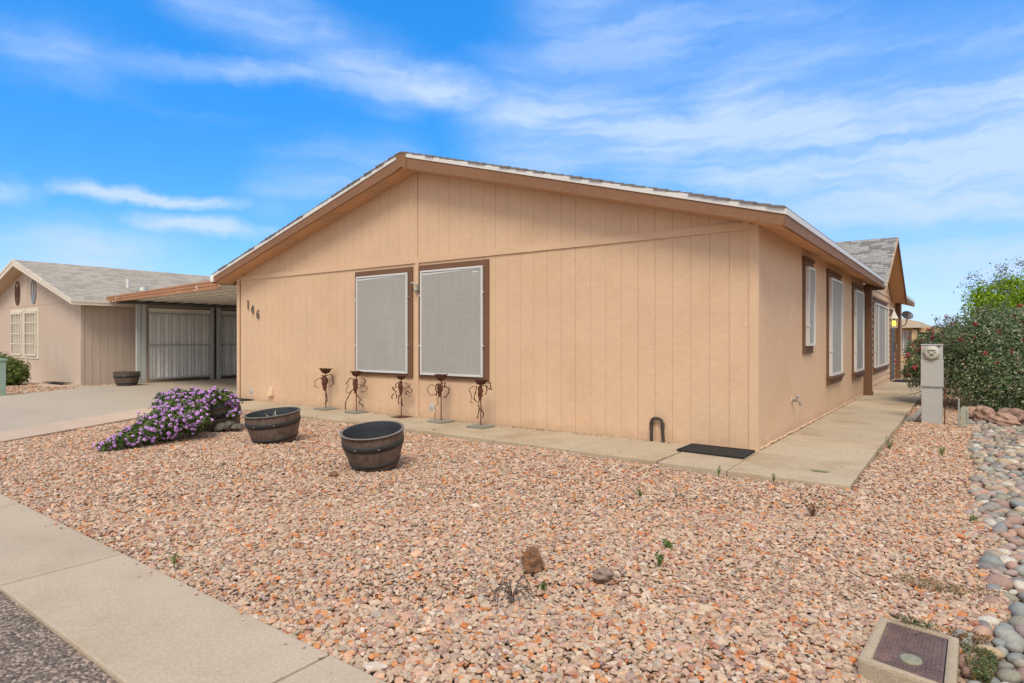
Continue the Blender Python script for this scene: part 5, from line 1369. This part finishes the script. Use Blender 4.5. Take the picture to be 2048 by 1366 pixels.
def tree(name, label, base, h, crown, n, leaf, cols, dens=1., trunk=.08, seed=3, spread=1.):
    o = thing(name, label, 'tree', base); og = np.array(base, float); r_ = np.random.default_rng(seed); tips = []; tr = MB()
    tr.tube([base, (base[0] + .05, base[1], base[2] + h * .25), (base[0] - .03, base[1] + .03, base[2] + h * .5)], [trunk, trunk * .8, trunk * .55], 8)
    tr.build('trunk', BARK, o); lb = MB()
    for i in range(26):
        t = r_.uniform(0, 6.28); e = np.array([math.cos(t) * crown[0] * r_.uniform(.3, 1), math.sin(t) * crown[1] * r_.uniform(.3, 1), h * r_.uniform(.55, 1.0)]) + og
        s = og + [0, 0, h * r_.uniform(.2, .5)]; m = (s + e) / 2 + [0, 0, .08 * h]
        lb.tube([tuple(s), tuple(m), tuple(e)], [trunk * .4, trunk * .22, trunk * .06], 5, False); tips.append(e)
        for _ in range(4):
            e2 = e + r_.normal(0, .22, 3) * spread * crown[0] + [0, 0, .05]; lb.tube([tuple((m + e) / 2), tuple((e + e2) / 2), tuple(e2)], [trunk * .12, trunk * .08, trunk * .03], 4, False); tips.append(e2)
    lb.build('limb', BARK, o)
    tips = np.array(tips); ix = r_.integers(0, len(tips), n); P = tips[ix] + r_.normal(0, dens, (n, 3)) * np.array([crown[0], crown[1], h * .35])
    C = np.array(cols)[r_.integers(0, len(cols), n)] * r_.uniform(.7, 1.3, (n, 1))
    v, f, k = leaf_cloud(P - og, r_.normal(0, .7, (n, 3)) + [0, 0, .5], np.full(n, leaf), C, .5)
    tag(np_mesh('crown', v, f, LEAF, o, k), kind='stuff')


tree('lime_green_tree', 'bright yellow green leafy tree rising just behind the red flowered shrub', (3.35, 10.6, 0), 2.2, (1.25, .9), 30000, .075, [(.24, .38, .02), (.30, .44, .03), (.18, .31, .02)], .14, .07, 5)
tree('sparse_tree', 'tall airy tree with thin olive leaves behind the lime green tree', (3.75, 15.0, 0), 2.75, (1.6, 1.4), 11000, .06, [(.17, .21, .10), (.22, .26, .14), (.13, .16, .08)], .075, .10, 8, .8)

# ------------------------------------------------------------------ left edge: utility pedestal and shrub
ut = thing('utility_pedestal', 'pale green utility box at the left edge beside the driveway', 'utility box', (-16.6, -2.85, 0))
MB().box(-16.95, -16.42, -3.05, -2.70, -.06, .80).build('cabinet', UTILG, ut, bevel=.012)
MB().box(-16.97, -16.40, -3.07, -2.68, .801, .86).build('lid', UTILG, ut, bevel=.012)
b = MB()
b.box(-16.72, -16.64, -3.056, -3.0505, .3, .42); b.build('latch', STEEL, ut)
ls = thing('low_shrub', 'rounded yellow green shrub by the beige house at the left', 'shrub', (-21.2, -1.35, 0)); og = np.array(ORG[ls.name])
cs, nn = [], []
for c, r in (((-21.1, -1.4, .38), (.55, .5, .45)), ((-20.75, -1.35, .32), (.36, .4, .40)), ((-21.5, -1.5, .45), (.5, .5, .5)), ((-21.0, -1.6, .25), (.6, .4, .32))):
    n = 2200; d = rand_dirs(n); cs.append(np.array(c) + d * np.array(r) * (.55 + .45 * rng.random((n, 1)) ** .5) * (.85 + .28 * np.sin(d[:, :1] * 9 + c[0]) * np.cos(d[:, 1:2] * 8))); nn.append(d + rng.normal(0, .5, (n, 3)) + [0, 0, .5])
cs = np.concatenate(cs); nn = np.concatenate(nn); ok = cs[:, 2] > -.05; cs, nn = cs[ok], nn[ok]
v, f, k = leaf_cloud(cs - og, nn, np.full(len(cs), .09), np.array([(.15, .20, .05), (.21, .26, .07), (.10, .15, .04)])[rng.integers(0, 3, len(cs))] * rng.uniform(.7, 1.3, (len(cs), 1)), .4)
tag(np_mesh('foliage', v, f, LEAF, ls, k), kind='stuff')
b = MB()
for i in range(9): t = i * .7; b.tube([(-21.15, -1.45, -.05), (-21.15 + .3 * math.cos(t), -1.45 + .3 * math.sin(t), .5)], [.02, .008], 5)
b.build('stem', BARK, ls)

# ------------------------------------------------------------------ far tan house past the end of the walkway
fh = thing('far_house', 'small far tan house with dark carport seen past the end of the side walkway', 'house', (-3, 36, 0))
MB().box(-9, -.42, 32, 42, -.1, 1.95).build('wall', TANW, fh)
MB().box(-.40, -.2, 31.6, 33.5, -.1, 1.85).build('porch_post', TANW, fh)
fw_ = MB().box(-.95, -.46, 31.95, 31.995, .55, 1.8).build('window', WHITE, fh)
for xx in (-.92, -.76, -.6): MB().box(xx, xx + .11, 31.94, 31.949, .6, 1.75).build('pane', GREYPVC, fw_)
r = MB().prism([(-9.4, 31.4, 1.95), (.0, 31.4, 1.95), (.0, 31.4, 2.25), (-4.6, 31.4, 3.4), (-9.4, 31.4, 2.25)], (0, 11, 0)).build('roof', CREAM, fh)
MB().box(-.15, 5.0, 36, 41, -.1, 1.75).build('carport_shade_block', FARSHADE, fh)  # solid block, its dark colour painting the shade below the carport roof
MB().prism([(-.15, 33.0, 1.72), (5.2, 33.0, 1.6), (5.2, 33.0, 1.85), (-.15, 33.0, 2.0)], (0, 9, 0)).build('carport_roof', TANW, fh)
